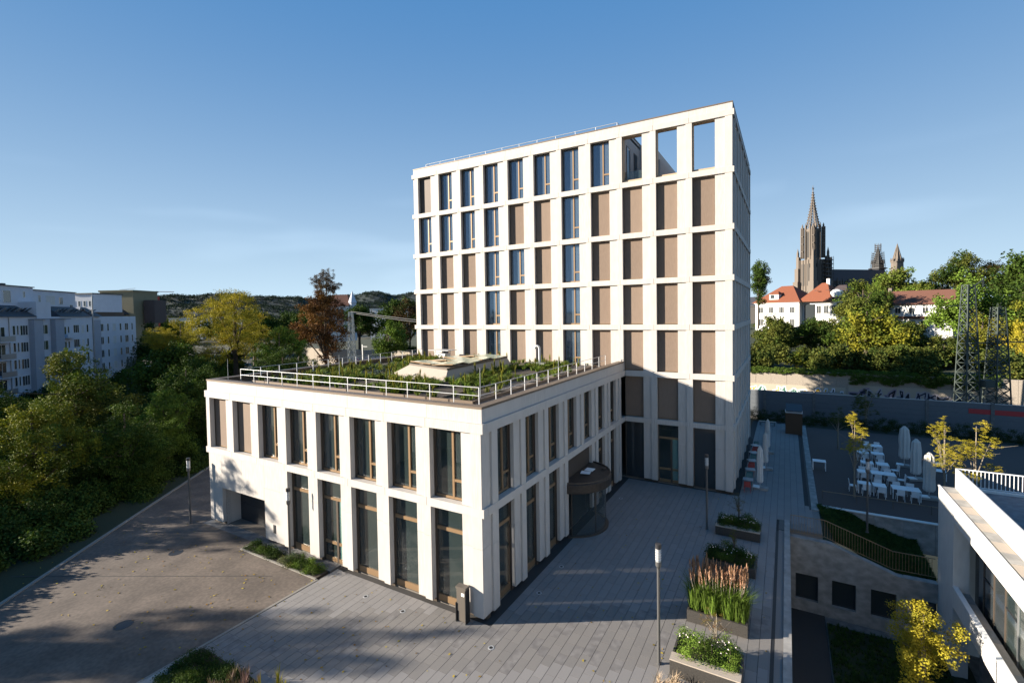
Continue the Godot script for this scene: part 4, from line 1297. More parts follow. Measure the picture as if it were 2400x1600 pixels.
func plaza_things() -> void:
	lamp(Vector3(7.26, 0, -1.21), 4.72, "slim lamp post with cylinder head in the sunlit foreground beside the planters")
	lamp(Vector3(7.24, 0, -14.2), 4.7, "slim lamp post in the shade in front of the tower's ground floor")
	lamp(Vector3(-12.6, 0, 0.75), 4.1, "slim lamp post in the shrub bed in front of the wing")
	lamp(Vector3(-22.94, 0, 0.88), 4.4, "slim lamp post at the left end of the wing by the dark road")
	lamp(Vector3(15.96, -0.5, -19.58), 4.7, "slim lamp post on the lawn bank in front of the dining terrace")
	planter(Vector3(9.0, 0, -14.5), Vector3(2.42, 0.52, 1.55), "dark planter box with pale bench top nearest the tower corner", true)
	planter(Vector3(8.98, 0, -10.15), Vector3(2.4, 0.52, 1.55), "dark planter box second from the tower corner, in full shade", false)
	planter(Vector3(8.95, 0, -5.15), Vector3(2.4, 0.55, 1.6), "dark planter box holding the tall plumed grass", false)
	planter(Vector3(8.95, 0, -1.6), Vector3(2.4, 0.6, 1.6), "sunlit planter box with pale slatted bench in the right foreground", true)
	var c := thing("info_column", "grey-brown steel post box with a white notice at the wing's near corner", "post box", Vector3(-0.95, 0, 0.36))
	pbox("cabinet", Vector3(-0.24, 0.5, -0.12), Vector3(0.24, 1.5, 0.12), M.cabinet, c)
	pbox("hood", Vector3(-0.27, 1.5, -0.15), Vector3(0.27, 1.6, 0.15), M.cabinet, c)
	pbox("lower_panel", Vector3(-0.2, 0.05, -0.08), Vector3(0.22, 0.5, 0.10), M.cabinet, c)
	pbox("notice", Vector3(0.02, 1.2, 0.12), Vector3(0.18, 1.34, 0.125), M.paper, c)
	for x in [-0.28, 0.245]: pbox("side_fin", Vector3(x, 0, -0.15), Vector3(x + 0.035, 0.85 if x < 0 else 1.5, 0.17), M.black, c)
	for q in [[-6.22, 1.13, "in front of the third shop window from the wing corner"], [-3.81, 1.13, "in front of the second shop window from the wing corner"], [1.07, -3.16, "in the shade beside the wing's near corner"], [1.05, -5.88, "in the shade between the wing corner and the entrance"], [1.06, 1.18, "on the plaza just before the wing's near corner"], [1.04, -16.52, "in the inner corner between entrance and tower"]]:
		var g := thing("ground_light", "small round recessed ground light %s" % q[2], "ground light", Vector3(q[0], 0, q[1]), 0.0, "ground lights along the wing")
		var r := MB.new()
		r.lathe([Vector2(0.08, -0.005), Vector2(0.08, 0.008), Vector2(0.13, 0.008), Vector2(0.135, -0.005)], 16)
		part("ring", r.mesh(), M.galv, g)
		var d := MB.new()
		d.lathe([Vector2(0.08, 0.003), Vector2(0.0, 0.004)], 16)
		part("lens", d.mesh(), M.black, g)
	# narrow shrub bed in front of the garage and the first shop window
	var bd := MB.new()
	bd.box(Vector3(-16.3, -0.2, 0.5), Vector3(-9.75, 0.01, 1.26))
	struct("shrub_bed", bd.mesh(), M.soil)
	var be := MB.new()
	be.box(Vector3(-16.4, -0.2, 1.26), Vector3(-9.68, 0.05, 1.36))
	be.box(Vector3(-16.4, -0.2, 0.4), Vector3(-16.3, 0.05, 1.26))
	struct("bed_kerb", be.mesh(), M.kerb)
	var ap := MB.new()
	ap.box(Vector3(-22.3, -0.3, -0.6), Vector3(-9.7, -0.002, 0.42))
	struct("apron", ap.mesh(), M.concrete_dark)
	var b2 := MB.new()
	b2.box(Vector3(-9.4, -0.2, 6.95), Vector3(-0.8, 0.02, 9.6))
	struct("flower_bed", b2.mesh(), M.soil)
	var ps := MB.new()
	for i in 8:
		ps.box(Vector3(-9.5, -0.02, 9.6 + i * 0.8), Vector3(-5, 0.012, 9.6 + i * 0.8 + 0.78))
	ps.box(Vector3(-9.5, -0.02, 7.7), Vector3(-8.3, 0.03, 9.59))
	struct("garden_path", ps.mesh(), M.concrete)

# ------------------------------------------------------------------ neighbouring buildings
func facade_window(b: Node3D, fr: Transform3D, u: float, y: float, w: float, h: float, glass: Material, bars := 1) -> void:
	var key := "aptwin_%.2f_%.2f_%d" % [w, h, bars]
	if not meshes.has(key):
		var m := MB.new()
		var t := 0.07
		m.box(Vector3(-w / 2, 0, -0.02), Vector3(-w / 2 + t, h, 0.05)); m.box(Vector3(w / 2 - t, 0, -0.02), Vector3(w / 2, h, 0.05))
		m.box(Vector3(-w / 2 + t, 0, -0.02), Vector3(w / 2 - t, t, 0.07)); m.box(Vector3(-w / 2 + t, h - t, -0.02), Vector3(w / 2 - t, h, 0.05))
		for k in bars:
			var x := -w / 2 + w * (k + 1) / (bars + 1)
			m.box(Vector3(x - 0.03, t, -0.01), Vector3(x + 0.03, h - t, 0.05))
		meshes[key] = m.mesh()
	var o := part("window", meshes[key], M.white, b, fr * Transform3D(Basis(), Vector3(u, y, 0)))
	pbox("pane", Vector3(-w / 2 + 0.05, 0.05, -0.03), Vector3(w / 2 - 0.05, h - 0.05, 0.012), glass, o)

func neighbours() -> void:
	# long apartment block on the left, in shade
	var b := thing("apartment_block", "long pale apartment block with grey bays and dark mansard roofs at the left edge", "apartment building", Vector3(-110.5, 0, -16.4))
	var U := Vector3(-0.7071, 0, -0.7071)
	var N := Vector3(0.7071, 0, -0.7071)
	var fr := frame_of(Vector3.ZERO, U, N)
	pbox("wall", Vector3(-42, -1.6, -13), Vector3(15.5, 14.4, 0), M.render_white, b, fr)
	pbox("wall", Vector3(15.5, -1.6, -13), Vector3(35.2, 14.4, -0.35), M.render_white, b, fr)
	pbox("attic_wall", Vector3(-42, 14.4, -12), Vector3(2.0, 20.0, -2.6), M.render_white, b, fr)
	pbox("attic_wall", Vector3(2.01, 14.4, -12), Vector3(15.4, 19.6, -2.9), M.render_white, b, fr)
	pbox("roof_edge", Vector3(-42, 20.0, -12.2), Vector3(2.2, 20.15, -2.4), M.roof_grey, b, fr)
	pbox("roof_edge", Vector3(2.21, 19.6, -12.2), Vector3(15.6, 19.75, -2.7), M.roof_grey, b, fr)
	for q in [[-30.0, -2.0], [4.6, 14.9], [15.6, 19.0]]:
		var m := MB.new()
		var a := Vector3(q[0], 14.4, 0.3)
		var c := Vector3(q[1], 14.4, 0.3)
		var d := Vector3(q[1] - 0.8, 16.5, -2.55)
		var e := Vector3(q[0] + 0.8, 16.5, -2.55)
		m.quad(a, c, d, e); m.tri(a, e, Vector3(q[0], 14.4, -2.55)); m.tri(c, Vector3(q[1], 14.4, -2.55), d)
		var o := part("mansard_roof", m.mesh(), M.roof_grey, b, fr)
		for k in int((q[1] - q[0]) / 1.15):
			var s := MB.new()
			s.obox(Transform3D(Basis(Vector3.RIGHT, -0.635 - PI / 2 + PI / 2), Vector3(q[0] + 0.9 + k * 1.15, 15.45, -1.06)), Vector3(0.6, 0.05, 1.9))
			part("roof_window", s.mesh(), M.pane_dark if k % 3 else M.galv, o)
	# projecting grey bays with a stair window strip between them
	for q in [[-4.0, -1.6], [1.8, 4.4]]:
		pbox("bay", Vector3(q[0], -1.6, 0.0), Vector3(q[1], 13.9, 0.85), M.render_grey, b, fr)
		pbox("bay_roof", Vector3(q[0] - 0.1, 13.9, 0.0), Vector3(q[1] + 2.0, 14.0, 1.0), M.roof_grey, b, fr)
	pbox("bay", Vector3(15.6, -1.6, -0.35), Vector3(18.2, 13.6, 0.25), M.render_grey, b, fr)
	pbox("stair_tower", Vector3(-2.0, 14.0, -2.6), Vector3(2.0, 17.2, 0.1), M.render_white, b, fr)
	for f in 4:
		var y := 11.1 - f * 3.0
		facade_window(b, fr, -7.6, y + 0.1, 0.7, 1.7, M.pane_dark, 0)
		facade_window(b, fr, -6.7, y + 0.1, 0.5, 1.7, M.pane_dark, 0)
		facade_window(b, fr, -5.2, y, 1.9, 1.8, M.pane_dark, 2)
		facade_window(b, fr, 0.1, y, 1.9, 1.8, M.pane_green, 1)
		facade_window(b, fr, 5.7, y - 0.3, 1.6, 1.6, M.pane_green if f < 2 else M.pane_dark, 1)
		facade_window(b, fr, 7.2, y - 0.3, 0.6, 1.6, M.pane_dark, 0)
		facade_window(b, fr, 9.7, y - 0.2, 1.9, 1.8, M.pane_dark, 2)
		facade_window(b, fr, 12.0, y - 0.2, 0.9, 1.7, M.fabric, 0)
		facade_window(b, fr, 13.6, y - 0.1, 0.7, 1.7, M.pane_dark, 0)
		for k in 6:
			facade_window(b, Transform3D(fr.basis, fr.basis * Vector3(0, 0, -0.35)), 19.5 + k * 2.75, y - 0.1, [1.8, 0.7, 1.3, 0.8, 1.6, 0.7][k], 1.75, M.pane_dark if k != 2 else M.fabric, [2, 0, 1, 0, 1, 0][k])
		# balconies
		if f < 4:
			for q in [[-12.4, -9.0], [4.9, 8.4]]:
				var bal := pbox("balcony", Vector3(q[0], y - 1.05, 0.0), Vector3(q[1], y - 0.9, 1.1), M.render_white, b, fr)
				pbox("balcony_rail", Vector3(-(q[1] - q[0]) / 2, 0.08, 0.5), Vector3((q[1] - q[0]) / 2, 1.0, 0.54), M.steel if q[0] < 0 else M.render_white, bal)
		facade_window(b, fr, -10.6, y - 0.7, 1.9, 2.3, M.pane_dark, 1)
		facade_window(b, fr, -14.5, y, 1.9, 1.8, M.pane_dark, 1)
	var af := Transform3D(fr.basis, fr.basis * Vector3(0, 0, -2.6))
	for q in [[-9.6, 17.4, 0.8, 1.3], [-7.6, 17.2, 0.7, 1.1], [-4.6, 17.0, 1.8, 2.2], [-0.4, 18.0, 0.6, 1.2]]:
		facade_window(b, af, q[0], q[1], q[2], q[3], M.pane_dark, 0)
	var ag := Transform3D(fr.basis, fr.basis * Vector3(0, 0, -2.9))
	for q in [[4.2, 16.9, 0.7, 1.8], [7.4, 16.9, 2.6, 1.8], [10.6, 17.0, 1.2, 1.5], [13.9, 15.6, 1.0, 1.4]]:
		facade_window(b, ag, q[0], q[1], q[2], q[3], M.pane_dark if q[2] < 2 else M.fabric, 1)
	var dp := MB.new()
	dp.tube(fr * Vector3(15.55, -1.0, 0.12), fr * Vector3(15.55, 19.0, 0.12), 0.12, 0.12, 8)
	dp.tube(fr * Vector3(-8.75, -1.0, 0.1), fr * Vector3(-8.75, 14.3, 0.1), 0.07, 0.07, 8)
	part("drainpipe", dp.mesh(), M.steel, b)
	for k in 3:
		var ch := pbox("chimney", Vector3(-16 + k * 9.0, 20.1, -8.0), Vector3(-15.3 + k * 9.0, 20.9, -7.2), M.roof_grey, b, fr)
		ch.set_meta("kind_note", "")
		ch.remove_meta("kind_note")
	# roof-terrace plants stand on the right-hand part
	pbox("terrace_screen", Vector3(20, 14.4, -3.0), Vector3(35, 15.5, -2.8), M.wood_brown, b, fr)
	# pale flats behind, with a row of small windows
	var p := at(-131.5, 152.0, 0)
	var c := thing("pale_flats", "small pale flats rising just behind the right end of the long apartment block", "apartment building", p, 0.45)
	pbox("wall", Vector3(-3.6, -1, -4), Vector3(3.6, 21.6, 6), M.render_white, c)
	pbox("roof_edge", Vector3(-3.8, 21.6, -4.3), Vector3(3.8, 21.9, 6.3), M.roof_grey, c)
	for k in 4:
		facade_window(c, Transform3D(Basis(), Vector3(0, 0, 6)), -2.6 + k * 1.75, 17.8, 0.8, 1.7, M.pane_dark, 0)
		facade_window(c, Transform3D(Basis(), Vector3(0, 0, 6)), -2.6 + k * 1.75, 13.4, 1.1, 1.7, M.pane_dark, 0)
	# ochre block with a dark hipped annex in front
	p = at(-151.0, 188.0, 0)
	var o := thing("ochre_building", "broad ochre stone block with flat top far off between flats and crane", "building", p, 0.5)
	pbox("wall", Vector3(-6.5, -1, -6), Vector3(6.5, 24.2, 6), M.ochre, o)
	pbox("cornice", Vector3(-6.8, 24.2, -6.3), Vector3(6.8, 24.8, 6.3), M.ochre, o)
	pbox("annex_wall", Vector3(-5, -1, 6), Vector3(4, 15.5, 14), M.ochre, o)
	part("annex_roof", hip(Vector3(-0.5, 15.5, 10), 10.5, 9.5, 5.4, 1.5), M.roof_grey, o)
	pbox("dark_annex", Vector3(7.2, 12, -4), Vector3(11.5, 21.0, 2), M.slate, o)
	for k in 3: facade_window(o, Transform3D(Basis(), Vector3(0, 0, 6)), 4.7, 3.0 + k * 4.0, 1.0, 1.8, M.pane_dark, 0)
	# construction crane
	p = at(-200.0, 268.0, 0)
	var cr := thing("tower_crane", "distant red tower crane with a thin grey jib above the left-hand roofs", "crane", p, 0.5)
	var cm := MB.new()
	lattice(cm, Vector3(0, 0, 0), 26.0, 1.6, 1.6, 13, 0.22)
	part("mast", cm.mesh(), M.red, cr)
	var jb := MB.new()
	jb.beam(Vector3(-21, 29.5, 0), Vector3(10, 28.6, 0), 0.45)
	jb.beam(Vector3(-21, 30.3, 0), Vector3(-12, 31.0, 0), 0.2)
	jb.beam(Vector3(-22, 29.2, 0), Vector3(-17, 29.4, 0), 1.6)
	jb.beam(Vector3(0, 26, 0), Vector3(0, 29.2, 0), 0.6)
	part("jib", jb.mesh(), M.galv, cr)
	# far houses: three pale flat blocks and a roof with a small turret
	for q in [[-81.0, 300.0, 7.0, 17.5, "far pale flat-roofed block left of the tower, the wider one"], [-74.0, 330.0, 6.0, 19.5, "far pale flat-roofed block left of the tower, the one nearest the tower"], [-223.0, 330.0, 12.0, 13.5, "far pale low block among trees between crane and yellow tree"], [-200.0, 360.0, 9.0, 16.0, "far pale block just below the left hills beside the yellow tree"]]:
		var h := thing("distant_block", q[4], "building", at(q[0], q[1], 0), 0.5, "far pale blocks")
		pbox("wall", Vector3(-q[2], -1, -5), Vector3(q[2], q[3], 5), M.white, h)
		pbox("roof_edge", Vector3(-q[2] - 0.2, q[3], -5.2), Vector3(q[2] + 0.2, q[3] + 0.4, 5.2), M.galv, h)
		for k in 4: facade_window(h, Transform3D(Basis(), Vector3(0, 0, 5)), -q[2] * 0.7 + k * q[2] * 0.46, q[3] - 3.5, 1.6, 1.6, M.pane_dark, 0)
	var tu := thing("turret_house", "far brown-roofed house with a small pale pointed turret behind the brown tree", "house", at(-91.0, 255.0, 0), 0.55)
	pbox("wall", Vector3(-7, 0, -5), Vector3(5, 19, 5), M.white, tu)
	part("roof", hip(Vector3(-1, 19, 0), 13.0, 11.0, 6.0, 8.0), M.roof_brown, tu)
	var tc := MB.new()
	tc.lathe([Vector2(2.0, 0), Vector2(2.0, 20.5), Vector2(2.3, 20.5), Vector2(0.0, 27.0)], 8, Vector3(6.5, 0, 3))
	part("turret", tc.mesh(), M.render_white, tu)
	villa()
	var wh := thing("white_house", "white two-storey house with a brown tiled roof half hidden by trees on the right bank", "house", Vector3(42.0, 4.0, -147.0), -0.5)
	pbox("wall", Vector3(-7.5, -2, -5), Vector3(8.5, 10.4, 5), M.white, wh)
	pbox("dark_band", Vector3(-7.6, 6.6, 4.9), Vector3(8.6, 7.2, 5.5), M.roof_brown, wh)
	part("roof", hip(Vector3(0.5, 10.4, 0), 17.2, 11.4, 3.6, 14.5), M.roof_brown, wh)
	pbox("chimney", Vector3(-6.6, 12.6, -0.4), Vector3(-5.8, 14.9, 0.4), M.stone, wh)
	for k in 5:
		facade_window(wh, Transform3D(Basis(), Vector3(0, 0, 5)), -5.6 + k * 2.9, 7.9, 1.3, 1.6, M.pane_dark, 1)
		facade_window(wh, Transform3D(Basis(), Vector3(0, 0, 5)), -5.6 + k * 2.9, 4.2, 1.9, 1.9, M.pane_dark, 1)
	var rb := thing("dark_roofed_hall", "long low dark roof showing between the tower's edge and the red-roofed villa", "house", Vector3(6.0, 10.0, -185.0), -0.5)
	pbox("wall", Vector3(-12, -4, -5), Vector3(12, 5, 5), M.stone_dark, rb)
	part("roof", hip(Vector3(0, 5, 0), 25.0, 11.0, 3.4, 22.0), M.roof_grey, rb)

func hip(base: Vector3, w: float, d: float, h: float, ridge: float) -> ArrayMesh:
	var m := MB.new()
	var a := base + Vector3(-w / 2, 0, d / 2)
	var b := base + Vector3(w / 2, 0, d / 2)
	var c := base + Vector3(w / 2, 0, -d / 2)
	var e := base + Vector3(-w / 2, 0, -d / 2)
	var r0 := base + Vector3(-ridge / 2, h, 0)
	var r1 := base + Vector3(ridge / 2, h, 0)
	m.quad(a, b, r1, r0); m.quad(c, e, r0, r1); m.tri(b, c, r1); m.tri(e, a, r0)
	m.quad(e, c, b, a)
	var k := 0.18
	m.obox(Transform3D(Basis(), base + Vector3(0, -0.05, 0)), Vector3(w + k, 0.14, d + k))
	return m.mesh()

func villa() -> void:
	var v := thing("red_roofed_villa", "white villa with steep orange-red tiled roof and dormers below the church", "house", Vector3(16.5, 5.5, -156.0), -0.52)
	pbox("wall", Vector3(-13, 0, -7), Vector3(1.0, 10.3, 5), M.white, v)
	pbox("wall", Vector3(1.01, 0, -9), Vector3(13, 10.3, 3), M.white, v)
	pbox("cornice", Vector3(-13.3, 9.9, 5.0), Vector3(1.2, 10.3, 5.4), M.white, v)
	part("roof", hip(Vector3(-6.0, 10.3, -1), 15.2, 13.4, 5.2, 3.6), M.roof_red, v)
	part("roof", hip(Vector3(5.0, 10.32, -1.5), 9.5, 12.4, 5.5, 1.6), M.roof_red, v)
	part("roof", hip(Vector3(9.2, 10.34, -3), 9.0, 12.6, 4.6, 2.0), M.slate, v)
	var dm := pbox("dormer", Vector3(-8.6, 11.1, 2.2), Vector3(-5.6, 12.9, 4.6), M.white, v)
	part("dormer_roof", hip(Vector3(0, 0.9, 0), 3.4, 2.8, 0.9, 1.5), M.roof_red, dm)
	pbox("pane", Vector3(-1.1, -0.5, 1.19), Vector3(0.2, 0.6, 1.23), M.pane_dark, dm)
	var dr := MB.new()
	dr.lathe([Vector2(1.7, 0), Vector2(1.7, 1.0), Vector2(1.5, 1.6), Vector2(0.9, 2.1), Vector2(0.0, 2.3)], 14, Vector3(9.4, 11.4, 0.8))
	part("round_dormer", dr.mesh(), M.white, v)
	for k in 2:
		pbox("skylight", Vector3(4.2 + k * 3.2, 13.4, 2.0), Vector3(5.0 + k * 3.2, 13.5, 2.8), M.pane_dark, v)
	pbox("chimney", Vector3(5.6, 14.4, -2.0), Vector3(6.4, 17.0, -1.2), M.white, v)
	for k in 4: facade_window(v, Transform3D(Basis(), Vector3(0, 0, 5)), -11.0 + k * 3.3, 6.8, 1.6, 2.0, M.pane_dark, 2)
	for k in 4: facade_window(v, Transform3D(Basis(), Vector3(0, 0, 5)), -11.0 + k * 3.3, 2.8, 1.6, 2.2, M.pane_dark, 2)
	for k in 3: facade_window(v, Transform3D(Basis(), Vector3(0, 0, 3)), 5.6 + k * 2.0, 6.6, 1.3, 2.4, M.pane_dark, 1)
	pbox("loggia", Vector3(1.6, 2.0, 3.0), Vector3(4.4, 9.4, 3.3), M.pane_dark, v)

func lattice(m: MB, base: Vector3, h: float, w0: float, w1: float, bays: int, t: float) -> void:
	var c := []
	for j in bays + 1:
		var k := float(j) / bays
		var w := lerpf(w0, w1, k) * 0.5
		var y := h * (1.0 - pow(1.0 - k, 1.15))
		c.append([base + Vector3(-w, y, -w), base + Vector3(w, y, -w), base + Vector3(w, y, w), base + Vector3(-w, y, w)])
	for j in bays:
		for i in 4:
			var n := (i + 1) % 4
			m.beam(c[j][i], c[j + 1][i], t)
			m.beam(c[j][i], c[j + 1][n], t * 0.6)
			m.beam(c[j][n], c[j + 1][i], t * 0.6)
			m.beam(c[j + 1][i], c[j + 1][n], t * 0.6)

# ------------------------------------------------------------------ church on the skyline
func minster() -> void:
	var b := thing("gothic_church", "gothic stone church with one great openwork spire and long dark roof on the skyline", "church", Vector3(38.9, 0, -663.8), PI / 4 * 1.0)
	var w := MB.new()
	# square west tower with stepped corner buttresses
	w.box(Vector3(-13, 0, -13), Vector3(13, 72, 13))
	for q in [[-1, -1], [1, -1], [1, 1], [-1, 1]]:
		for s in [[16.5, 9.0, 0.0, 46.0], [15.4, 6.6, 46.0, 62.0], [14.4, 4.6, 62.0, 76.0]]:
			w.obox(Transform3D(Basis(), Vector3(q[0] * (s[0] - s[1] * 0.25), (s[2] + s[3]) / 2, q[1] * (s[0] - s[1] * 0.25))), Vector3(s[1], s[3] - s[2], s[1]))
		pinnacle(w, Vector3(q[0] * 14.0, 76, q[1] * 14.0), 2.4, 11.0)
	for k in 5:
		for q in [[0, 13.3], [1, 13.3], [2, 13.3], [3, 13.3]]:
			var rot := Basis(Vector3.UP, q[0] * PI / 2)
			w.obox(Transform3D(rot, rot * Vector3(-10 + k * 5.0, 36, q[1])), Vector3(0.9, 72, 1.6))
	part("west_tower", w.mesh(), M.stone, b, Transform3D(Basis.from_scale(Vector3(0.78, 1, 0.78)), Vector3.ZERO))
	var dk := MB.new()
	for q in 4:
		var rot := Basis(Vector3.UP, q * PI / 2)
		for k in 2:
			dk.obox(Transform3D(rot, rot * Vector3(-5 + k * 10.0, 54, 13.2)), Vector3(4.6, 26, 0.7))
			dk.obox(Transform3D(rot, rot * Vector3(-5 + k * 10.0, 22, 13.2)), Vector3(4.6, 24, 0.7))
	part("tower_window", dk.mesh(), M.stone_dark, b, Transform3D(Basis.from_scale(Vector3(0.79, 1, 0.79)), Vector3.ZERO))
	# octagon storey with slender corner turrets
	var o := MB.new()
	o.lathe([Vector2(8.2, 72), Vector2(8.2, 106), Vector2(9.2, 106), Vector2(9.2, 109), Vector2(8.0, 109)], 8, Vector3.ZERO, PI / 8, TAU + PI / 8)
	for i in 8:
		var a := i * TAU / 8 + PI / 8
		o.obox(Transform3D(Basis(Vector3.UP, -a), Vector3(cos(a) * 9.6, 90, sin(a) * 9.6)), Vector3(1.8, 36, 1.5))
		pinnacle(o, Vector3(cos(a) * 9.6, 108, sin(a) * 9.6), 1.5, 9.0)
	for i in 4:
		var a := i * TAU / 4 + PI / 4
		var p := Vector3(cos(a) * 12.8, 0, sin(a) * 12.8)
		for k in 6:
			var e := k * TAU / 6
			o.beam(p + Vector3(cos(e) * 2.1, 74, sin(e) * 2.1), p + Vector3(cos(e) * 2.0, 110, sin(e) * 2.0), 0.75)
		o.tube(p + Vector3(0, 74, 0), p + Vector3(0, 110, 0), 0.9, 0.9, 6)
		for y in [82.0, 91.0, 100.0, 110.0]: o.lathe([Vector2(1.2, y), Vector2(2.6, y), Vector2(2.6, y + 1.0), Vector2(1.2, y + 1.0)], 6, p)
		pinnacle(o, p + Vector3(0, 111, 0), 1.6, 5.0)
	part("octagon", o.mesh(), M.stone, b, Transform3D(Basis.from_scale(Vector3(0.84, 1, 0.84)), Vector3.ZERO))
	var od := MB.new()
	for i in 8:
		var a := i * TAU / 8
		od.obox(Transform3D(Basis(Vector3.UP, -a), Vector3(cos(a) * 7.7, 90, sin(a) * 7.7)), Vector3(0.5, 30, 3.6))
	part("octagon_window", od.mesh(), M.stone_dark, b, Transform3D(Basis.from_scale(Vector3(0.86, 1, 0.86)), Vector3.ZERO))
	# openwork spire: eight ribs with crockets, rings between them
	var s := MB.new()
	for i in 8:
		var a := i * TAU / 8 + PI / 8
		var e := Vector3(cos(a), 0, sin(a))
		for k in 13:
			var y0 := 109.0 + k * 3.3
			var y1 := y0 + 3.3
			var r0 := spire_r(y0)
			var r1 := spire_r(y1)
			s.beam(e * r0 + Vector3(0, y0, 0), e * r1 + Vector3(0, y1, 0), 0.95 - k * 0.03)
			s.obox(Transform3D(Basis(Vector3.UP, -a), e * (r0 + 0.55) + Vector3(0, y0 + 1.2, 0)), Vector3(1.1, 0.9, 0.5))
	for k in 13:
		var y := 110.0 + k * 3.3
		var r := spire_r(y)
		for i in 8:
			var a := i * TAU / 8 + PI / 8
			var c := a + TAU / 8
			s.beam(Vector3(cos(a) * r, y, sin(a) * r), Vector3(cos(c) * r, y, sin(c) * r), 0.55)
			if k < 12:
				var r2 := spire_r(y + 3.3)
				s.beam(Vector3(cos(a) * r, y, sin(a) * r), Vector3(cos(c) * r2, y + 3.3, sin(c) * r2), 0.4)
	s.lathe([Vector2(0.75, 148), Vector2(0.6, 152), Vector2(1.5, 152.6), Vector2(0.5, 153.4), Vector2(0.45, 156), Vector2(1.1, 156.6), Vector2(0.35, 157.4), Vector2(0.2, 161), Vector2(0, 161.2)], 8)
	s.box(Vector3(-1.6, 157.4, -0.25), Vector3(1.6, 158.2, 0.25))
	part("spire", s.mesh(), M.stone, b)
	# scaffolding round the tower's near corner
	var sc := MB.new()
	for k in 14:
		var y := 8.0 + k * 4.8
		sc.box(Vector3(4.0, y, 13.8), Vector3(18.5, y + 0.9, 18.0))
		sc.box(Vector3(17.0, y, 3.0), Vector3(20.5, y + 0.9, 13.8))
	for q in [[4.2, 17.8], [9.0, 17.8], [13.8, 17.8], [18.3, 17.8], [20.3, 3.2], [20.3, 8.4], [20.3, 13.6]]:
		sc.box(Vector3(q[0] - 0.2, 0, q[1] - 0.2), Vector3(q[0] + 0.2, 75, q[1] + 0.2))
	part("tower_scaffold", sc.mesh(), M.dark_metal, b, Transform3D(Basis.from_scale(Vector3(0.82, 1, 0.82)), Vector3.ZERO))
	var net := MB.new()
	net.box(Vector3(13.2, 5, 13.4), Vector3(16.9, 74, 17.2))
	part("scaffold_net", net.mesh(), M.stone_dark, b, Transform3D(Basis.from_scale(Vector3(0.8, 1, 0.8)), Vector3.ZERO))
	# nave: steep dark roof, clerestory, buttress pinnacles and flyers
	var nv := MB.new()
	nv.box(Vector3(14, 0, -8), Vector3(114, 46, 8))
	nv.box(Vector3(14, 0, -20), Vector3(114, 27, 20))
	part("nave_wall", nv.mesh(), M.stone_dark, b)
	var rf := MB.new()
	rf.quad(Vector3(14, 46, 8.6), Vector3(114, 46, 8.6), Vector3(114, 61, 0), Vector3(14, 61, 0))
	rf.quad(Vector3(114, 46, -8.6), Vector3(14, 46, -8.6), Vector3(14, 61, 0), Vector3(114, 61, 0))
	rf.tri(Vector3(114, 46, 8.6), Vector3(114, 46, -8.6), Vector3(114, 61, 0))
	rf.quad(Vector3(14, 27, 20.4), Vector3(114, 27, 20.4), Vector3(114, 34, 8.1), Vector3(14, 34, 8.1))
	part("nave_roof", rf.mesh(), M.slate, b)
	var bt := MB.new()
	for k in 11:
		var x := 20.0 + k * 8.4
		bt.box(Vector3(x - 0.9, 0, 18.5), Vector3(x + 0.9, 38, 22.0))
		pinnacle(bt, Vector3(x, 38, 20.2), 1.1, 10.0)
		bt.beam(Vector3(x, 33, 19.5), Vector3(x, 43, 8.4), 1.1)
		bt.box(Vector3(x - 0.6, 34, 7.9), Vector3(x + 0.6, 47, 9.2))
		pinnacle(bt, Vector3(x, 47, 8.6), 0.7, 4.0)
	part("buttress", bt.mesh(), M.stone, b)
	# two choir towers, one wrapped in scaffolding
	for t in 2:
		var c := Vector3(117, 0, -11.0 if t == 0 else 13.0)
		var m := MB.new()
		m.box(c + Vector3(-6, 0, -6), c + Vector3(6, 58, 6))
		m.lathe([Vector2(6.6, 58), Vector2(6.2, 69), Vector2(6.8, 69), Vector2(6.8, 70.5), Vector2(5.0, 70.5), Vector2(0.25, 90), Vector2(0, 94.5)], 8, c)
		for i in 8:
			var a := i * TAU / 8
			pinnacle(m, c + Vector3(cos(a) * 6.4, 70, sin(a) * 6.4), 0.9, 5.5)
			m.beam(c + Vector3(cos(a) * 5.2, 70.5, sin(a) * 5.2), c + Vector3(0, 92, 0), 0.5)
		part("choir_tower", m.mesh(), M.stone_dark if t == 0 else M.stone, b)
		if t == 0:
			var g := MB.new()
			for k in 13:
				var y := 62.0 + k * 2.6
				var r: float = lerpf(8.2, 6.0, k / 9.0) if k < 9 else 3.4
				for i in 8:
					var a := i * TAU / 8
					var e := (i + 1) * TAU / 8
					g.beam(c + Vector3(cos(a) * r, y, sin(a) * r), c + Vector3(cos(e) * r, y, sin(e) * r), 0.55)
					g.beam(c + Vector3(cos(a) * r, y, sin(a) * r), c + Vector3(cos(a) * r, y + 2.6, sin(a) * r), 0.3)
			g.lathe([Vector2(5, 63), Vector2(10, 63), Vector2(10, 64.2), Vector2(5, 64.2)], 8, c)
			part("choir_scaffold", g.mesh(), M.dark_metal, b)

func spire_r(y: float) -> float:
	var k := clampf((y - 109.0) / 43.0, 0.0, 1.0)
	return 7.0 * pow(1.0 - k, 1.35) + 0.5

func pinnacle(m: MB, p: Vector3, w: float, h: float) -> void:
	m.obox(Transform3D(Basis(), p + Vector3(0, h * 0.2, 0)), Vector3(w, h * 0.4, w))
	m.lathe([Vector2(w * 0.75, h * 0.4), Vector2(0.0, h)], 4, p, PI / 4, TAU + PI / 4)

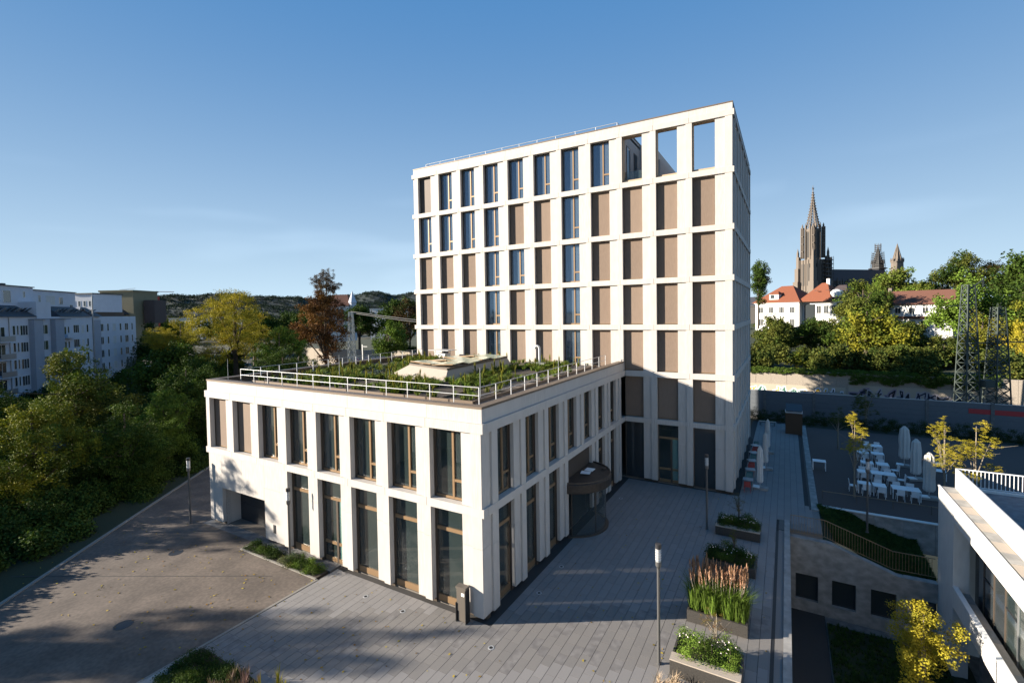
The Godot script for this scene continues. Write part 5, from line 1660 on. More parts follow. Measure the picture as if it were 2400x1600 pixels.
# ------------------------------------------------------------------ railway: retaining wall, barrier, masts
func scribble(sd: int, w: int, h: int, bg: Color, inks: Array, fills: Array) -> ImageTexture:
	# spray-painted loops: fat letters nobody can read, filled pale and outlined dark
	var r := RandomNumberGenerator.new()
	r.seed = sd
	var im := Image.create(w, h, false, Image.FORMAT_RGBA8)
	im.fill(bg)
	var x := 6.0
	while x < w - 20:
		var lw := r.randf_range(22, 46)
		var fill: Color = fills[r.randi() % fills.size()]
		var ink: Color = inks[r.randi() % inks.size()]
		var pts := []
		var p := Vector2(x, h * r.randf_range(0.55, 0.85))
		for k in 7:
			pts.append(p)
			p = Vector2(x + lw * r.randf(), h * r.randf_range(0.2, 0.9))
		for pass_ in 2:
			var rad := 6 if pass_ == 0 else 2
			for k in pts.size() - 1:
				var a: Vector2 = pts[k]
				var c: Vector2 = pts[k + 1]
				var n := int(a.distance_to(c)) + 1
				for t in n:
					var q := a.lerp(c, float(t) / n)
					im.fill_rect(Rect2i(int(q.x) - rad, int(q.y) - rad + (2 if pass_ else 0), rad * 2, rad * 2), fill if pass_ == 0 else ink)
		x += lw * r.randf_range(0.8, 1.3)
	return ImageTexture.create_from_image(im)

func railway() -> void:
	var w := thing("retaining_wall", "long pale concrete retaining wall with graffiti and ivy along the railway", "wall", Vector3(0, 0, -78))
	for i in 74:
		var x := -118.0 + i * 2.4
		var top := 2.9 if x > -35.0 else 3.9 + 0.15 * sin(i * 1.7)
		pbox("wall_panel", Vector3(x, -1.6, -0.5), Vector3(x + 2.385, top, 0.02 * (i % 2)), M.retaining, w)
	var paint := [
		[3.0, 20.0, -1.4, 0.5, 5, [Color(0.08, 0.08, 0.1), Color(0.75, 0.6, 0.1), Color(0.1, 0.35, 0.25)], [Color(0.85, 0.85, 0.88), Color(0.8, 0.82, 0.86)]],
		[20.4, 36.5, -1.4, 1.0, 9, [Color(0.07, 0.08, 0.12), Color(0.1, 0.12, 0.2)], [Color(0.62, 0.6, 0.62), Color(0.55, 0.5, 0.55)]],
		[-98.0, -66.0, -0.5, 2.4, 12, [Color(0.55, 0.08, 0.14), Color(0.6, 0.1, 0.18), Color(0.1, 0.1, 0.12)], [Color(0.88, 0.84, 0.84), Color(0.85, 0.8, 0.78)]]]
	for q in paint:
		var tex := scribble(q[4], 512, 64, Color(0.66, 0.62, 0.56), q[5], q[6])
		var m := StandardMaterial3D.new()
		m.albedo_texture = tex
		m.roughness = 0.85
		var g := MB.new()
		g.quad(Vector3(q[0], q[2], 0.04), Vector3(q[1], q[2], 0.04), Vector3(q[1], q[3], 0.04), Vector3(q[0], q[3], 0.04))
		part("graffiti", g.mesh(), m, w)
	for k in 3: pbox("cable_trough", Vector3(13.6 + k * 2.05, -1.45, 0.6), Vector3(15.5 + k * 2.05, -0.3, 1.2), M.concrete, w)
	# noise barrier in front of the tracks
	var b := thing("noise_barrier", "dark grey noise barrier with upright posts behind the hedge of the terrace", "fence", Vector3(0, 0, -57))
	for i in 13:
		var x := 3.2 + i * 5.75
		pbox("post", Vector3(x - 0.16, -1.6, -0.12), Vector3(x + 0.16, 2.5, 0.14), M.concrete_dark, b)
		for j in 6:
			pbox("barrier_board", Vector3(x + 0.165, -1.2 + j * 0.6, -0.06), Vector3(x + 5.585, -1.2 + j * 0.6 + 0.585, 0.06), M.barrier, b)
	pbox("base_wall", Vector3(3.0, -1.6, -0.1), Vector3(78, -1.21, 0.1), M.concrete_dark, b)
	pbox("cap", Vector3(3.0, 2.4, -0.09), Vector3(78, 2.47, 0.09), M.galv, b)
	var rs := MB.new()
	rs.box(Vector3(29.9, 1.2, 0.07), Vector3(60, 1.75, 0.085))
	var red := part("red_panel", rs.mesh(), M.red, b)
	red.set_meta("label", "red strip along the right part of the barrier")
	# lattice masts
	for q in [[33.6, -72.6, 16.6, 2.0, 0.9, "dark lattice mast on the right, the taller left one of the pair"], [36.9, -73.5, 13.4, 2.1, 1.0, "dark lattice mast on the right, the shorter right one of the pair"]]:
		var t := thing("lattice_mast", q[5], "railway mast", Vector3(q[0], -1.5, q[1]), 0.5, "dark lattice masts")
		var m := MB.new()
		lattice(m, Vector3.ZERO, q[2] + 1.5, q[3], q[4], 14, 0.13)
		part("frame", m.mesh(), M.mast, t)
		var a := MB.new()
		if q[2] > 15:
			a.beam(Vector3(-2.6, q[2] - 1.4, 0), Vector3(0.4, q[2] - 1.3, 0), 0.10)
			a.beam(Vector3(0.3, q[2] + 1.0, 0), Vector3(2.0, q[2] + 2.2, 0), 0.12)
			a.beam(Vector3(2.0, q[2] + 1.2, 0), Vector3(2.0, q[2] + 2.4, 0), 0.18)
		else:
			a.beam(Vector3(-3.4, q[2] - 3.4, 0), Vector3(3.6, q[2] - 3.3, 0), 0.13)
			a.beam(Vector3(-3.2, q[2] - 6.0, 0), Vector3(0.2, q[2] - 5.9, 0), 0.16)
			a.beam(Vector3(-2.4, 4.4, 0.4), Vector3(-1.0, 4.4, 0.4), 1.0)
		part("cross_arm", a.mesh(), M.mast, t)
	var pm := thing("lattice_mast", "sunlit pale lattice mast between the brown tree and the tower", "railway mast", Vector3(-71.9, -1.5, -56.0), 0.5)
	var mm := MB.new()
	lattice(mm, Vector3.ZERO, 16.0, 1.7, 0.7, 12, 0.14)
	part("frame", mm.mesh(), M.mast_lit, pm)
	var wires := MB.new()
	for q in [[14.6, 12.0], [14.3, 11.2]]:
		for k in 8:
			var t0 := k / 8.0
			var t1 := (k + 1) / 8.0
			wires.tube(Vector3(-71.9, q[0], -56).lerp(Vector3(-20, q[1], -70), t0) - Vector3(0, 1.6 * sin(PI * t0), 0), Vector3(-71.9, q[0], -56).lerp(Vector3(-20, q[1], -70), t1) - Vector3(0, 1.6 * sin(PI * t1), 0), 0.07, 0.07, 5, false)
	var wo := part("overhead_line", wires.mesh(), M.wire, self)
	tag(wo, "pair of pale overhead lines running from the sunlit mast behind the tower", "cable")
	for q in [[-58.0, -68.0, 5.5, "pale track-side post near the tower, right of the sunlit mast"], [-86.0, -72.0, 6.0, "pale track-side post left of the brown tree"]]:
		var po := thing("signal_post", q[3], "post", Vector3(q[0], -1.5, q[1]), 0.0, "track-side posts")
		pbox("shaft", Vector3(-0.12, 0, -0.12), Vector3(0.12, q[2] + 1.5, 0.12), M.galv, po)
		pbox("arm", Vector3(-0.1, q[2] + 0.9, -0.06), Vector3(1.8, q[2] + 1.02, 0.06), M.galv, po)
	# overhead gantry among the trees on the left
	var ga := thing("catenary_gantry", "pale steel catenary frame crossing the dark gap between the left trees", "railway mast", Vector3(-77.0, -1.5, -22.0), 0.5)
	var gm := MB.new()
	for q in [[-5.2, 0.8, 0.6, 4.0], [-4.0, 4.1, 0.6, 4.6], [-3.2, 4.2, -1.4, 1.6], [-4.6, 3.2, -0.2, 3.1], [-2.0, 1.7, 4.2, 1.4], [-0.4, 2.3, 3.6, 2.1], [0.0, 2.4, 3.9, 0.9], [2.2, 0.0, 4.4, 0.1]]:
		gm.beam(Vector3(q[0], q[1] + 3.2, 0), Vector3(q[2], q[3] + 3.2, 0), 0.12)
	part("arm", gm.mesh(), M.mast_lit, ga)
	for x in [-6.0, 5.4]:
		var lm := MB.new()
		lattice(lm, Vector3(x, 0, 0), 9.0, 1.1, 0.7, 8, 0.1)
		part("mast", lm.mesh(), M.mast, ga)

# ------------------------------------------------------------------ vegetation
var clumps := {}

func clump_data(kind: String) -> Array:      # vertices and normals of one spray of leaves, four vertices to a leaf
	if clumps.has(kind): return clumps[kind]
	var r := RandomNumberGenerator.new()
	r.seed = hash(kind)
	var conf: Array = {"broad": [62, 0.62, 0.195, 0.135, 0.75], "fine": [60, 0.62, 0.17, 0.075, 0.5], "tier": [50, 0.62, 0.17, 0.085, 0.28], "far": [40, 0.72, 0.29, 0.20, 0.8], "shrub": [60, 0.40, 0.11, 0.06, 0.8], "ivy": [40, 0.5, 0.2, 0.17, 0.6]}[kind]
	var v := PackedVector3Array()
	var n := PackedVector3Array()
	for k in int(conf[0]):
		var d := Vector3(r.randfn(), r.randfn(), r.randfn()).normalized() * float(conf[1]) * pow(r.randf(), 0.45)
		d.y *= float(conf[4])
		var out := (d + Vector3(0, 0.25, 0)).normalized()
		var nor := (out * 0.7 + Vector3(r.randfn(), r.randfn(), r.randfn()) * 0.6).normalized()
		var dir := nor.cross(Vector3(r.randfn(), r.randfn(), r.randfn())).normalized()
		dir = (dir + Vector3(0, -0.25, 0)).normalized()
		var side := nor.cross(dir).normalized()
		var l: float = conf[2] * r.randf_range(0.7, 1.25)
		var w: float = conf[3] * r.randf_range(0.8, 1.2)
		var m := side.cross(dir).normalized()
		v.append(d - dir * l * 0.5)
		v.append(d - dir * l * 0.05 + side * w * 0.5)
		v.append(d + dir * l * 0.5)
		v.append(d - dir * l * 0.05 - side * w * 0.5)
		for i in 4: n.append(m)
	clumps[kind] = [v, n]
	return clumps[kind]

var leaf_index := PackedInt32Array()

func leaf_mesh(kind: String, xf: Array, cols: Array) -> ArrayMesh:
	var src := clump_data(kind)
	var v0: PackedVector3Array = src[0]
	var n0: PackedVector3Array = src[1]
	var v := PackedVector3Array()
	var n := PackedVector3Array()
	var c := PackedColorArray()
	var one := PackedColorArray()
	one.resize(v0.size())
	for i in xf.size():
		var x: Transform3D = xf[i]
		v.append_array(x * v0)
		n.append_array(Transform3D(x.basis.orthonormalized(), Vector3.ZERO) * n0)
		one.fill(cols[i])
		c.append_array(one)
	var want := v.size() / 4 * 6
	var at_ := leaf_index.size()
	if at_ < want:
		leaf_index.resize(want)
		for k in range(at_ / 6, want / 6):
			var b := k * 4
			var o := k * 6
			leaf_index[o] = b
			leaf_index[o + 1] = b + 2
			leaf_index[o + 2] = b + 1
			leaf_index[o + 3] = b
			leaf_index[o + 4] = b + 3
			leaf_index[o + 5] = b + 2
	var arr := []
	arr.resize(Mesh.ARRAY_MAX)
	arr[Mesh.ARRAY_VERTEX] = v
	arr[Mesh.ARRAY_NORMAL] = n
	arr[Mesh.ARRAY_COLOR] = c
	arr[Mesh.ARRAY_INDEX] = leaf_index.slice(0, want)
	var mesh := ArrayMesh.new()
	mesh.add_surface_from_arrays(Mesh.PRIMITIVE_TRIANGLES, arr)
	return mesh

func leaf_clump(kind: String) -> ArrayMesh:
	if not meshes.has("clump_" + kind):
		meshes["clump_" + kind] = leaf_mesh(kind, [Transform3D()], [Color.WHITE])
	return meshes["clump_" + kind]

func leaves(called: String, parent: Node, kind: String, xf: Array, cols: Array) -> void:
	var o := part(called, leaf_mesh(kind, xf, cols), M.leaf, parent)
	leaf_total += xf.size() * clump_data(kind)[0].size() / 4

var leaf_total := 0

func scatter(called: String, parent: Node, mesh: Mesh, xf: Array, cols: Array, stuff := false) -> MultiMeshInstance3D:
	var mm := MultiMesh.new()
	mm.transform_format = MultiMesh.TRANSFORM_3D
	mm.use_colors = true
	mm.mesh = mesh
	mm.instance_count = xf.size()
	for i in xf.size():
		mm.set_instance_transform(i, xf[i])
		mm.set_instance_color(i, cols[i])
	var o := MultiMeshInstance3D.new()
	o.name = numbered(parent, called)
	o.multimesh = mm
	o.material_override = M.leaf
	parent.add_child(o)
	if stuff: o.set_meta("kind", "stuff")
	return o

func rnd_basis(r: RandomNumberGenerator, s: float) -> Basis:
	return Basis(Vector3.UP, r.randf() * TAU) * Basis(Vector3.RIGHT, r.randf_range(-0.5, 0.5)) * Basis.from_scale(Vector3(s, s, s) * r.randf_range(0.8, 1.25))

func mix(a: Vector3, b: Vector3, t: float, k: float) -> Color:
	var c := a.lerp(b, t) * k
	return Color(c.x, c.y, c.z)

const DARK := Vector3(0.026, 0.050, 0.011)
const MID := Vector3(0.058, 0.092, 0.017)
const OLIVE := Vector3(0.105, 0.112, 0.024)
const LIME := Vector3(0.105, 0.165, 0.026)
const GOLD := Vector3(0.34, 0.275, 0.03)
const YELLOW := Vector3(0.20, 0.19, 0.022)
const BROWN := Vector3(0.18, 0.088, 0.025)
const RUST := Vector3(0.075, 0.038, 0.022)

func tree(called: String, label: String, p: Vector3, top: float, low: float, rad: float, kind: String, a: Vector3, b: Vector3, dens := 1.0, group := "", sd := 0, bark: Material = null) -> Node3D:
	var t := thing(called, label, "tree", p, 0.0, group)
	var r := RandomNumberGenerator.new()
	r.seed = sd + hash(label)
	var cy := (top + low) * 0.5 - p.y
	var ry := (top - low) * 0.5
	var lobes := []
	var nl := 17 if rad > 2.5 else 9
	for k in nl:
		var d := Vector3(r.randfn(), r.randfn(), r.randfn()).normalized()
		var f := r.randf_range(0.55, 0.78) if k > 1 else 0.15
		var lr := r.randf_range(0.24, 0.42) if k > 1 else 0.5
		# an uneven egg: wider below the middle, narrower towards the top
		var narrow := 1.0 - 0.35 * maxf(d.y, 0.0)
		lobes.append([Vector3(d.x * rad * f * narrow, cy + d.y * ry * f, d.z * rad * f * narrow), Vector3(rad * lr, ry * lr * (0.9 if kind != "tier" else 0.5), rad * lr)])
	lobes.append([Vector3(r.randf_range(-0.2, 0.2) * rad, cy + ry * 0.78, 0), Vector3(rad * 0.24, ry * 0.22, rad * 0.24)])
	var goal := int({"broad": 430, "fine": 620, "tier": 250, "far": 300, "shrub": 120, "ivy": 100}[kind] * (1.0 if rad > 2.5 else 0.45 if kind == "broad" else 1.0) * minf(1.0, dens))
	var total := 0.0
	for l in lobes: total += l[1].x * (l[1].y * 2.0 + l[1].x) / 3.0
	var cs := sqrt(1.25 * total * TAU / (PI * goal)) / 0.62 * (1.0 if dens >= 1.0 else sqrt(dens))
	var xf := []
	var cols := []
	var n := FastNoiseLite.new()
	n.seed = sd + 5
	n.frequency = 1.1 / maxf(rad, 1.0)
	for l in lobes:
		var cnt := int(l[1].x * (l[1].y * 2.0 + l[1].x) / 3.0 / total * goal * 1.25) + 1
		for k in cnt:
			var d := Vector3(r.randfn(), r.randfn(), r.randfn()).normalized()
			var q: float = pow(r.randf(), 0.3)
			var pos: Vector3 = l[0] + d * l[1] * q
			var g := n.get_noise_3d(pos.x + p.x, pos.y, pos.z + p.z)
			if g < -0.22: continue
			xf.append(Transform3D(rnd_basis(r, cs), pos))
			cols.append(mix(a, b, clampf(0.5 + g * 1.3 + r.randfn() * 0.2, 0.0, 1.0), r.randf_range(0.75, 1.25)))
	leaves("crown", t, kind, xf, cols)
	# trunk with limbs reaching into the lobes
	var m := MB.new()
	var tr := clampf(rad * 0.055, 0.05, 0.42)
	var fork := maxf(low - p.y, (top - p.y) * 0.18) + ry * 0.35
	m.tube(Vector3(0, -0.3, 0), Vector3(0, fork * 0.5, 0), tr * 1.35, tr, 8, false)
	m.tube(Vector3(0, fork * 0.5, 0), Vector3(0, fork, 0), tr, tr * 0.8, 8, false)
	m.tube(Vector3(0, fork, 0), Vector3(0, top - p.y - ry * 0.25, 0), tr * 0.8, tr * 0.2, 6, false)
	for k in mini(7, lobes.size()):
		var e: Vector3 = lobes[k][0]
		var s := Vector3(0, fork * lerpf(0.7, 1.0, k / 7.0), 0)
		var mid := s.lerp(e, 0.5) + Vector3(0, rad * 0.08, 0)
		m.tube(s, mid, tr * 0.5, tr * 0.32, 6, false)
		m.tube(mid, e, tr * 0.32, tr * 0.1, 5, false)
		for j in 2:
			var tip := e + Vector3(r.randfn(), r.randf() * 0.6, r.randfn()) * rad * 0.3
			m.tube(mid.lerp(e, 0.6), tip, tr * 0.16, tr * 0.05, 4, false)
	part("trunk", m.mesh(), bark if bark else M.bark, t)
	return t

func mass(called: String, label: String, cat: String, kind: String, spots: Array, a: Vector3, b: Vector3, sd: int, stuff := true, dens := 1.0) -> Node3D:
	# a planting that reads as one: soft mounds at spots [x, y, z, rx, ry, rz]
	var r := RandomNumberGenerator.new()
	r.seed = sd
	var xf := []
	var cols := []
	var cs := {"broad": 0.85, "fine": 0.8, "shrub": 0.75, "far": 1.3, "ivy": 0.8, "tier": 0.6}[kind] as float
	for s in spots:
		var k0: float = minf(1.0, maxf(s[3], s[5]) / 1.0)
		var c2 := cs * clampf(k0, 0.35, 1.0)
		var cnt := int((s[3] * s[5] + s[4] * (s[3] + s[5])) * 3.0 / (c2 * c2 * 0.45) * dens)
		for k in maxi(cnt, 4):
			var d := Vector3(r.randfn(), absf(r.randfn()), r.randfn()).normalized() * pow(r.randf(), 0.35)
			var pos := Vector3(s[0] + d.x * s[3], s[1] + d.y * s[4], s[2] + d.z * s[5])
			xf.append(Transform3D(rnd_basis(r, c2), pos))
			cols.append(mix(a, b, clampf(r.randfn() * 0.3 + 0.5, 0, 1), r.randf_range(0.75, 1.2)))
	var o := scatter(called, self, leaf_clump(kind), xf, cols, stuff)
	tag(o, label, cat)
	return o

func tuft_mesh(sd: int, n: int, h: float, spread: float, w: float, droop: float) -> ArrayMesh:
	var r := RandomNumberGenerator.new()
	r.seed = sd
	var m := MB.new()
	for k in n:
		var a := r.randf() * TAU
		var d := Vector3(cos(a), 0, sin(a))
		var s := Vector3(-sin(a), 0, cos(a)) * w
		var hh := h * r.randf_range(0.6, 1.1)
		var p0 := d * r.randf() * spread * 0.3
		var p1 := p0 + d * spread * 0.35 * r.randf() + Vector3(0, hh * 0.6, 0)
		var p2 := p1 + d * spread * r.randf_range(0.3, 1.0) + Vector3(0, hh * 0.4 * (1.0 - droop), 0)
		m.quad(p0 - s, p0 + s, p1 + s * 0.8, p1 - s * 0.8)
		m.tri(p1 - s * 0.8, p1 + s * 0.8, p2)
	return m.mesh()

func plume_mesh(sd: int) -> ArrayMesh:
	var r := RandomNumberGenerator.new()
	r.seed = sd
	var m := MB.new()
	for k in 26:
		var t := r.randf()
		var a := r.randf() * TAU
		var base := Vector3(0, t * 0.34, 0)
		var tip := base + Vector3(cos(a) * 0.075 * (1.1 - t), 0.13, sin(a) * 0.075 * (1.1 - t))
		var s := Vector3(-sin(a), 0, cos(a)) * 0.022
		m.tri(base - s, base + s, tip)
	return m.mesh()

func strew(called: String, parent: Node, mesh: Mesh, spots: Array, a: Vector3, b: Vector3, r: RandomNumberGenerator, s0: float, s1: float, stuff := false) -> MultiMeshInstance3D:
	var xf := []
	var cols := []
	for p in spots:
		var s := r.randf_range(s0, s1)
		xf.append(Transform3D(Basis(Vector3.UP, r.randf() * TAU) * Basis(Vector3.RIGHT, r.randf_range(-0.15, 0.15)) * Basis.from_scale(Vector3(s, s * r.randf_range(0.8, 1.2), s)), p))
		cols.append(mix(a, b, r.randf(), r.randf_range(0.8, 1.2)))
	return scatter(called, parent, mesh, xf, cols, stuff)

func bake(called: String, parent: Node, mesh: ArrayMesh, spots: Array, a: Vector3, b: Vector3, r: RandomNumberGenerator, s0: float, s1: float) -> void:
	var src := mesh.surface_get_arrays(0)
	var v := PackedVector3Array()
	var n := PackedVector3Array()
	var c := PackedColorArray()
	var one := PackedColorArray()
	one.resize(src[Mesh.ARRAY_VERTEX].size())
	for p in spots:
		var s := r.randf_range(s0, s1)
		var x := Transform3D(Basis(Vector3.UP, r.randf() * TAU) * Basis(Vector3.RIGHT, r.randf_range(-0.15, 0.15)) * Basis.from_scale(Vector3(s, s, s)), p)
		v.append_array(x * (src[Mesh.ARRAY_VERTEX] as PackedVector3Array))
		n.append_array(Transform3D(x.basis.orthonormalized(), Vector3.ZERO) * (src[Mesh.ARRAY_NORMAL] as PackedVector3Array))
		one.fill(mix(a, b, r.randf(), r.randf_range(0.8, 1.2)))
		c.append_array(one)
	var arr := []
	arr.resize(Mesh.ARRAY_MAX)
	arr[Mesh.ARRAY_VERTEX] = v
	arr[Mesh.ARRAY_NORMAL] = n
	arr[Mesh.ARRAY_COLOR] = c
	var m := ArrayMesh.new()
	m.add_surface_from_arrays(Mesh.PRIMITIVE_TRIANGLES, arr)
	part(called, m, M.leaf, parent)

func vegetation() -> void:
	var L := "trees along the left bank"
	# [label, x, z, top, low, radius, kind, tint a, tint b, density]
	var list := [
		["broad_tree", "broad maple with a sunlit crown in front of the apartment block", -47.2, -0.8, 10.6, 0.6, 5.6, "broad", MID, OLIVE, 1.0, L],
		["broad_tree", "low rounded yellow-green tree at the photo's left edge, nearest the road", -35.9, 5.0, 8.2, 0.3, 4.2, "broad", MID, YELLOW, 1.0, L],
		["broad_tree", "dark green tree overhanging the road between the two left maples", -33.9, 0.2, 7.2, -0.4, 3.9, "broad", DARK, MID, 1.0, L],
		["broad_tree", "full dark tree standing just left of the wing's upper corner", -45.6, -9.9, 9.4, -1.0, 4.8, "broad", DARK, MID, 1.0, L],
		["broad_tree", "dark tree low behind the full one, under the yellow trees", -66.0, -18.0, 10.4, 0.0, 5.6, "far", DARK, MID, 1.0, L],
		["broad_tree", "small bright-topped tree on the bank left of the wing's far corner", -38.6, -4.8, 7.2, -0.8, 3.6, "broad", MID, LIME, 1.0, L],
		["broad_tree", "dark tree on the bank just left of the wing's end", -36.0, -11.0, 5.2, -1.0, 3.4, "broad", DARK, MID, 1.0, L],
		["broad_tree", "dark tree behind the wing's left end, below the tall yellow tree", -58.0, -17.0, 8.6, 0.0, 5.2, "broad", DARK, MID, 1.0, L],
		["broad_tree", "dark round tree in the gap between maple and yellow tree", -56.0, -8.5, 6.0, -0.8, 4.4, "broad", DARK, DARK, 1.0, L],
		["broad_tree", "green tree just behind the wing's roof railing, right of the yellow tree", -57.4, -29.0, 12.2, 4.0, 5.0, "broad", MID, LIME, 1.0, L],
		["broad_tree", "low green tree behind the wing's roof between yellow and brown trees", -53.0, -26.5, 9.4, 2.0, 4.6, "broad", DARK, MID, 1.0, L],
		["locust_tree", "tall airy yellow-green tree left of centre, its thin top against the sky", -67.2, -27.7, 18.4, 5.0, 8.8, "fine", YELLOW, GOLD, 1.0, ""],
		["locust_tree", "shorter yellow tree leaning left of the tall airy yellow tree", -75.5, -23.5, 14.0, 5.0, 5.4, "fine", OLIVE, GOLD, 1.0, ""],
		["chestnut_tree", "tall brown autumn chestnut left of the tower", -62.8, -41.9, 18.4, 3.0, 6.2, "broad", BROWN, RUST, 1.1, ""],
		["chestnut_tree", "narrow grey-brown treetop rising out of the brown chestnut", -63.6, -43.0, 22.6, 15.0, 3.2, "broad", RUST, Vector3(0.09, 0.07, 0.04), 0.75, ""],
	]
	for q in [["dark wooded clump right of the far hills, behind yellow tree", -118.0, -62.0, 15.6, 5.0, 9.0, DARK, MID], ["dark tree behind and left of the brown chestnut", -112.0, -72.0, 16.0, 5.0, 9.5, DARK, MID], ["dark tree right behind the brown chestnut's right edge", -97.7, -81.6, 16.6, 6.0, 7.2, DARK, MID], ["bright green tree in the gap between chestnut and tower", -77.0, -72.5, 12.6, 2.6, 5.6, MID, LIME], ["tall dark tree in the gap left of the tower", -95.0, -95.0, 19.4, 5.0, 8.6, DARK, MID], ["reddish-brown tree touching the tower's left edge", -82.0, -86.0, 18.8, 5.0, 5.4, RUST, DARK], ["green bush behind the rails left of the tower", -68.0, -83.5, 6.8, 2.0, 4.0, MID, OLIVE], ["low green bush behind the rails below the bright tree", -82.0, -83.0, 6.0, 2.0, 4.5, DARK, OLIVE], ["dark evergreen at the apartment block's right end", -127.0, -41.0, 12.6, -1.0, 5.2, DARK, DARK], ["yellowish tree between ochre block and yellow tree", -101.0, -34.0, 13.2, 3.0, 4.8, MID, YELLOW], ["dark bushy tree below the apartment block's right end", -94.0, -24.0, 6.2, -1.2, 4.6, DARK, MID], ["dark low tree in front of the gantry", -88.0, -31.0, 7.5, -1.2, 5.0, DARK, MID], ["dark tree at the foot of the apartment block", -84.0, -12.0, 5.8, -1.2, 4.8, DARK, DARK], ["dark tree between gantry and yellow tree", -74.0, -31.0, 8.4, -1.0, 5.2, DARK, MID]]:
		list.append(["bank_tree", q[0], q[1], q[2], q[3], q[4], q[5], "far", q[6], q[7], 1.0, "trees behind the left bank"])
	for q in [["dark rounded tree just right of the tower above the ivy wall", 9.1, -104.0, 12.4, 1.0, 6.2, DARK, OLIVE], ["dark tree in front of the red-roofed villa", 17.0, -107.0, 11.4, 1.6, 5.8, DARK, MID], ["large two-toned green tree right of the villa", 25.5, -101.0, 14.6, 1.0, 8.4, MID, YELLOW], ["dark olive tree beside the large two-toned one", 32.6, -101.5, 9.6, 1.0, 5.6, DARK, OLIVE], ["bright lime-green tree in front of the white house", 45.2, -120.0, 21.6, 3.0, 7.8, LIME, LIME], ["dome-shaped dull green tree on the skyline behind the lime tree", 56.6, -171.3, 29.8, 17.0, 7.6, OLIVE, DARK], ["big dark layered tree at the right edge of the skyline", 62.0, -147.0, 26.5, 8.0, 9.8, DARK, MID], ["golden-yellow tree at the right edge behind the masts", 49.6, -106.4, 10.6, 1.0, 4.6, YELLOW, GOLD], ["pale green tree mass below the choir towers", 42.5, -172.0, 26.0, 13.0, 10.0, OLIVE, LIME], ["pale green tree right of the choir towers, next to the dome-shaped tree", 52.0, -178.0, 24.5, 13.0, 7.5, MID, LIME], ["dark tree standing against the sky at the tower's right edge", 4.6, -135.6, 27.6, 14.0, 3.9, DARK, MID], ["yellow-green tree between the two lattice masts", 45.2, -111.0, 12.8, 1.0, 5.2, OLIVE, YELLOW], ["small bright bush on top of the ivy wall below the villa", 13.2, -88.0, 5.4, 1.6, 2.2, LIME, YELLOW], ["mid-green tree between villa and white house", 28.8, -136.0, 20.8, 8.0, 7.6, MID, OLIVE], ["low green bush over the dark ivy right of the large tree", 28.5, -92.5, 6.6, 2.0, 4.6, MID, OLIVE], ["dull green bush left of the taller lattice mast", 36.6, -97.5, 8.4, 2.0, 4.4, DARK, OLIVE], ["dark tree at the villa's right corner", 33.0, -146.0, 18.5, 8.0, 5.6, DARK, MID], ["dark bush in front of the villa's loggia", 21.0, -122.0, 11.2, 3.0, 5.0, DARK, OLIVE], ["dark reddish treetop between dome tree and layered tree", 63.5, -171.0, 26.5, 15.0, 4.2, RUST, DARK], ["green tree behind the shorter lattice mast", 52.5, -118.0, 14.5, 2.0, 5.5, MID, YELLOW]]:
		list.append(["hillside_tree", q[0], q[1], q[2], q[3], q[4], q[5], "far", q[6], q[7], 1.0, "trees on the bank above the railway"])
	for q in list:
		var gy := -0.8
		if q[3] < -79.0 and q[2] > -30.0: gy = 3.0 + 12.0 * smoothstep(-79.0, -200.0, q[3])
		tree(q[0], q[1], Vector3(q[2], gy, q[3]), q[4], q[5], q[6], q[7], q[8], q[9], q[10], q[11], int(q[2] * 7.0 + q[3]))
	# trees outside the left edge whose shadows fall on road and wall
	for q in [["broad tree beside the road whose shadow falls on the garage", -39.5, 12.2, 11.8, 2.0, 3.3, 0.85], ["airy tree near the road's start, the farther from the building", -43.0, 26.6, 14.4, 6.0, 2.6, 0.9], ["airy tree near the road's start, the one closest to it", -38.5, 25.4, 13.0, 5.0, 2.4, 0.8], ["broad tree on the bank beyond the road's bend", -42.5, 6.5, 9.6, 0.5, 3.6, 1.0], ["airy tree at the corner of the road left of the viewer", -35.0, 22.6, 9.8, 3.0, 2.6, 0.7]]:
		tree("roadside_tree", q[0], Vector3(q[1], -1.0, q[2]), q[3], q[4], q[5], "broad", DARK, MID, q[6], "roadside trees", 3)
	for q in [["round tree beside the railway hidden behind the tower, left of three", -15.0, -57.0, 22.5], ["round tree beside the railway hidden behind the tower, middle of three", -8.0, -58.0, 22.0], ["round tree beside the railway hidden behind the tower, right of three", -1.0, -59.0, 21.0]]:
		tree("railway_tree", q[0], Vector3(q[1], -1.2, q[2]), q[3], 3.0, 5.2, "far", DARK, MID, 1.0, "trees behind the tower", 6)
	# slender trees of the terrace and the court, yellowing in the sun
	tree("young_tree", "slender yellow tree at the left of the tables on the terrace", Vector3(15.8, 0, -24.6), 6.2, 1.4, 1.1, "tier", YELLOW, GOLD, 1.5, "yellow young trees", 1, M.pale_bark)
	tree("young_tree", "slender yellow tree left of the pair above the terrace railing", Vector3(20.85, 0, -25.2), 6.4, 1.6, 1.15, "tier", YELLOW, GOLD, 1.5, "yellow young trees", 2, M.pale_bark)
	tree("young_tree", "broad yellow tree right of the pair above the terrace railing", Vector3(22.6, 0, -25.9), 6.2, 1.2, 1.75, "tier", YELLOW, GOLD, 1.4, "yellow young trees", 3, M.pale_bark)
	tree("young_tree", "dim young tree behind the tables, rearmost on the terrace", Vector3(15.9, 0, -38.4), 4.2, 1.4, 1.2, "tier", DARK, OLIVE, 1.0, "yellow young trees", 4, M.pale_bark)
	tree("young_tree", "dim young tree by the noise barrier in the tower's shade", Vector3(19.5, 0, -50.5), 4.6, 0.8, 2.0, "tier", DARK, OLIVE, 1.0, "yellow young trees", 6, M.pale_bark)
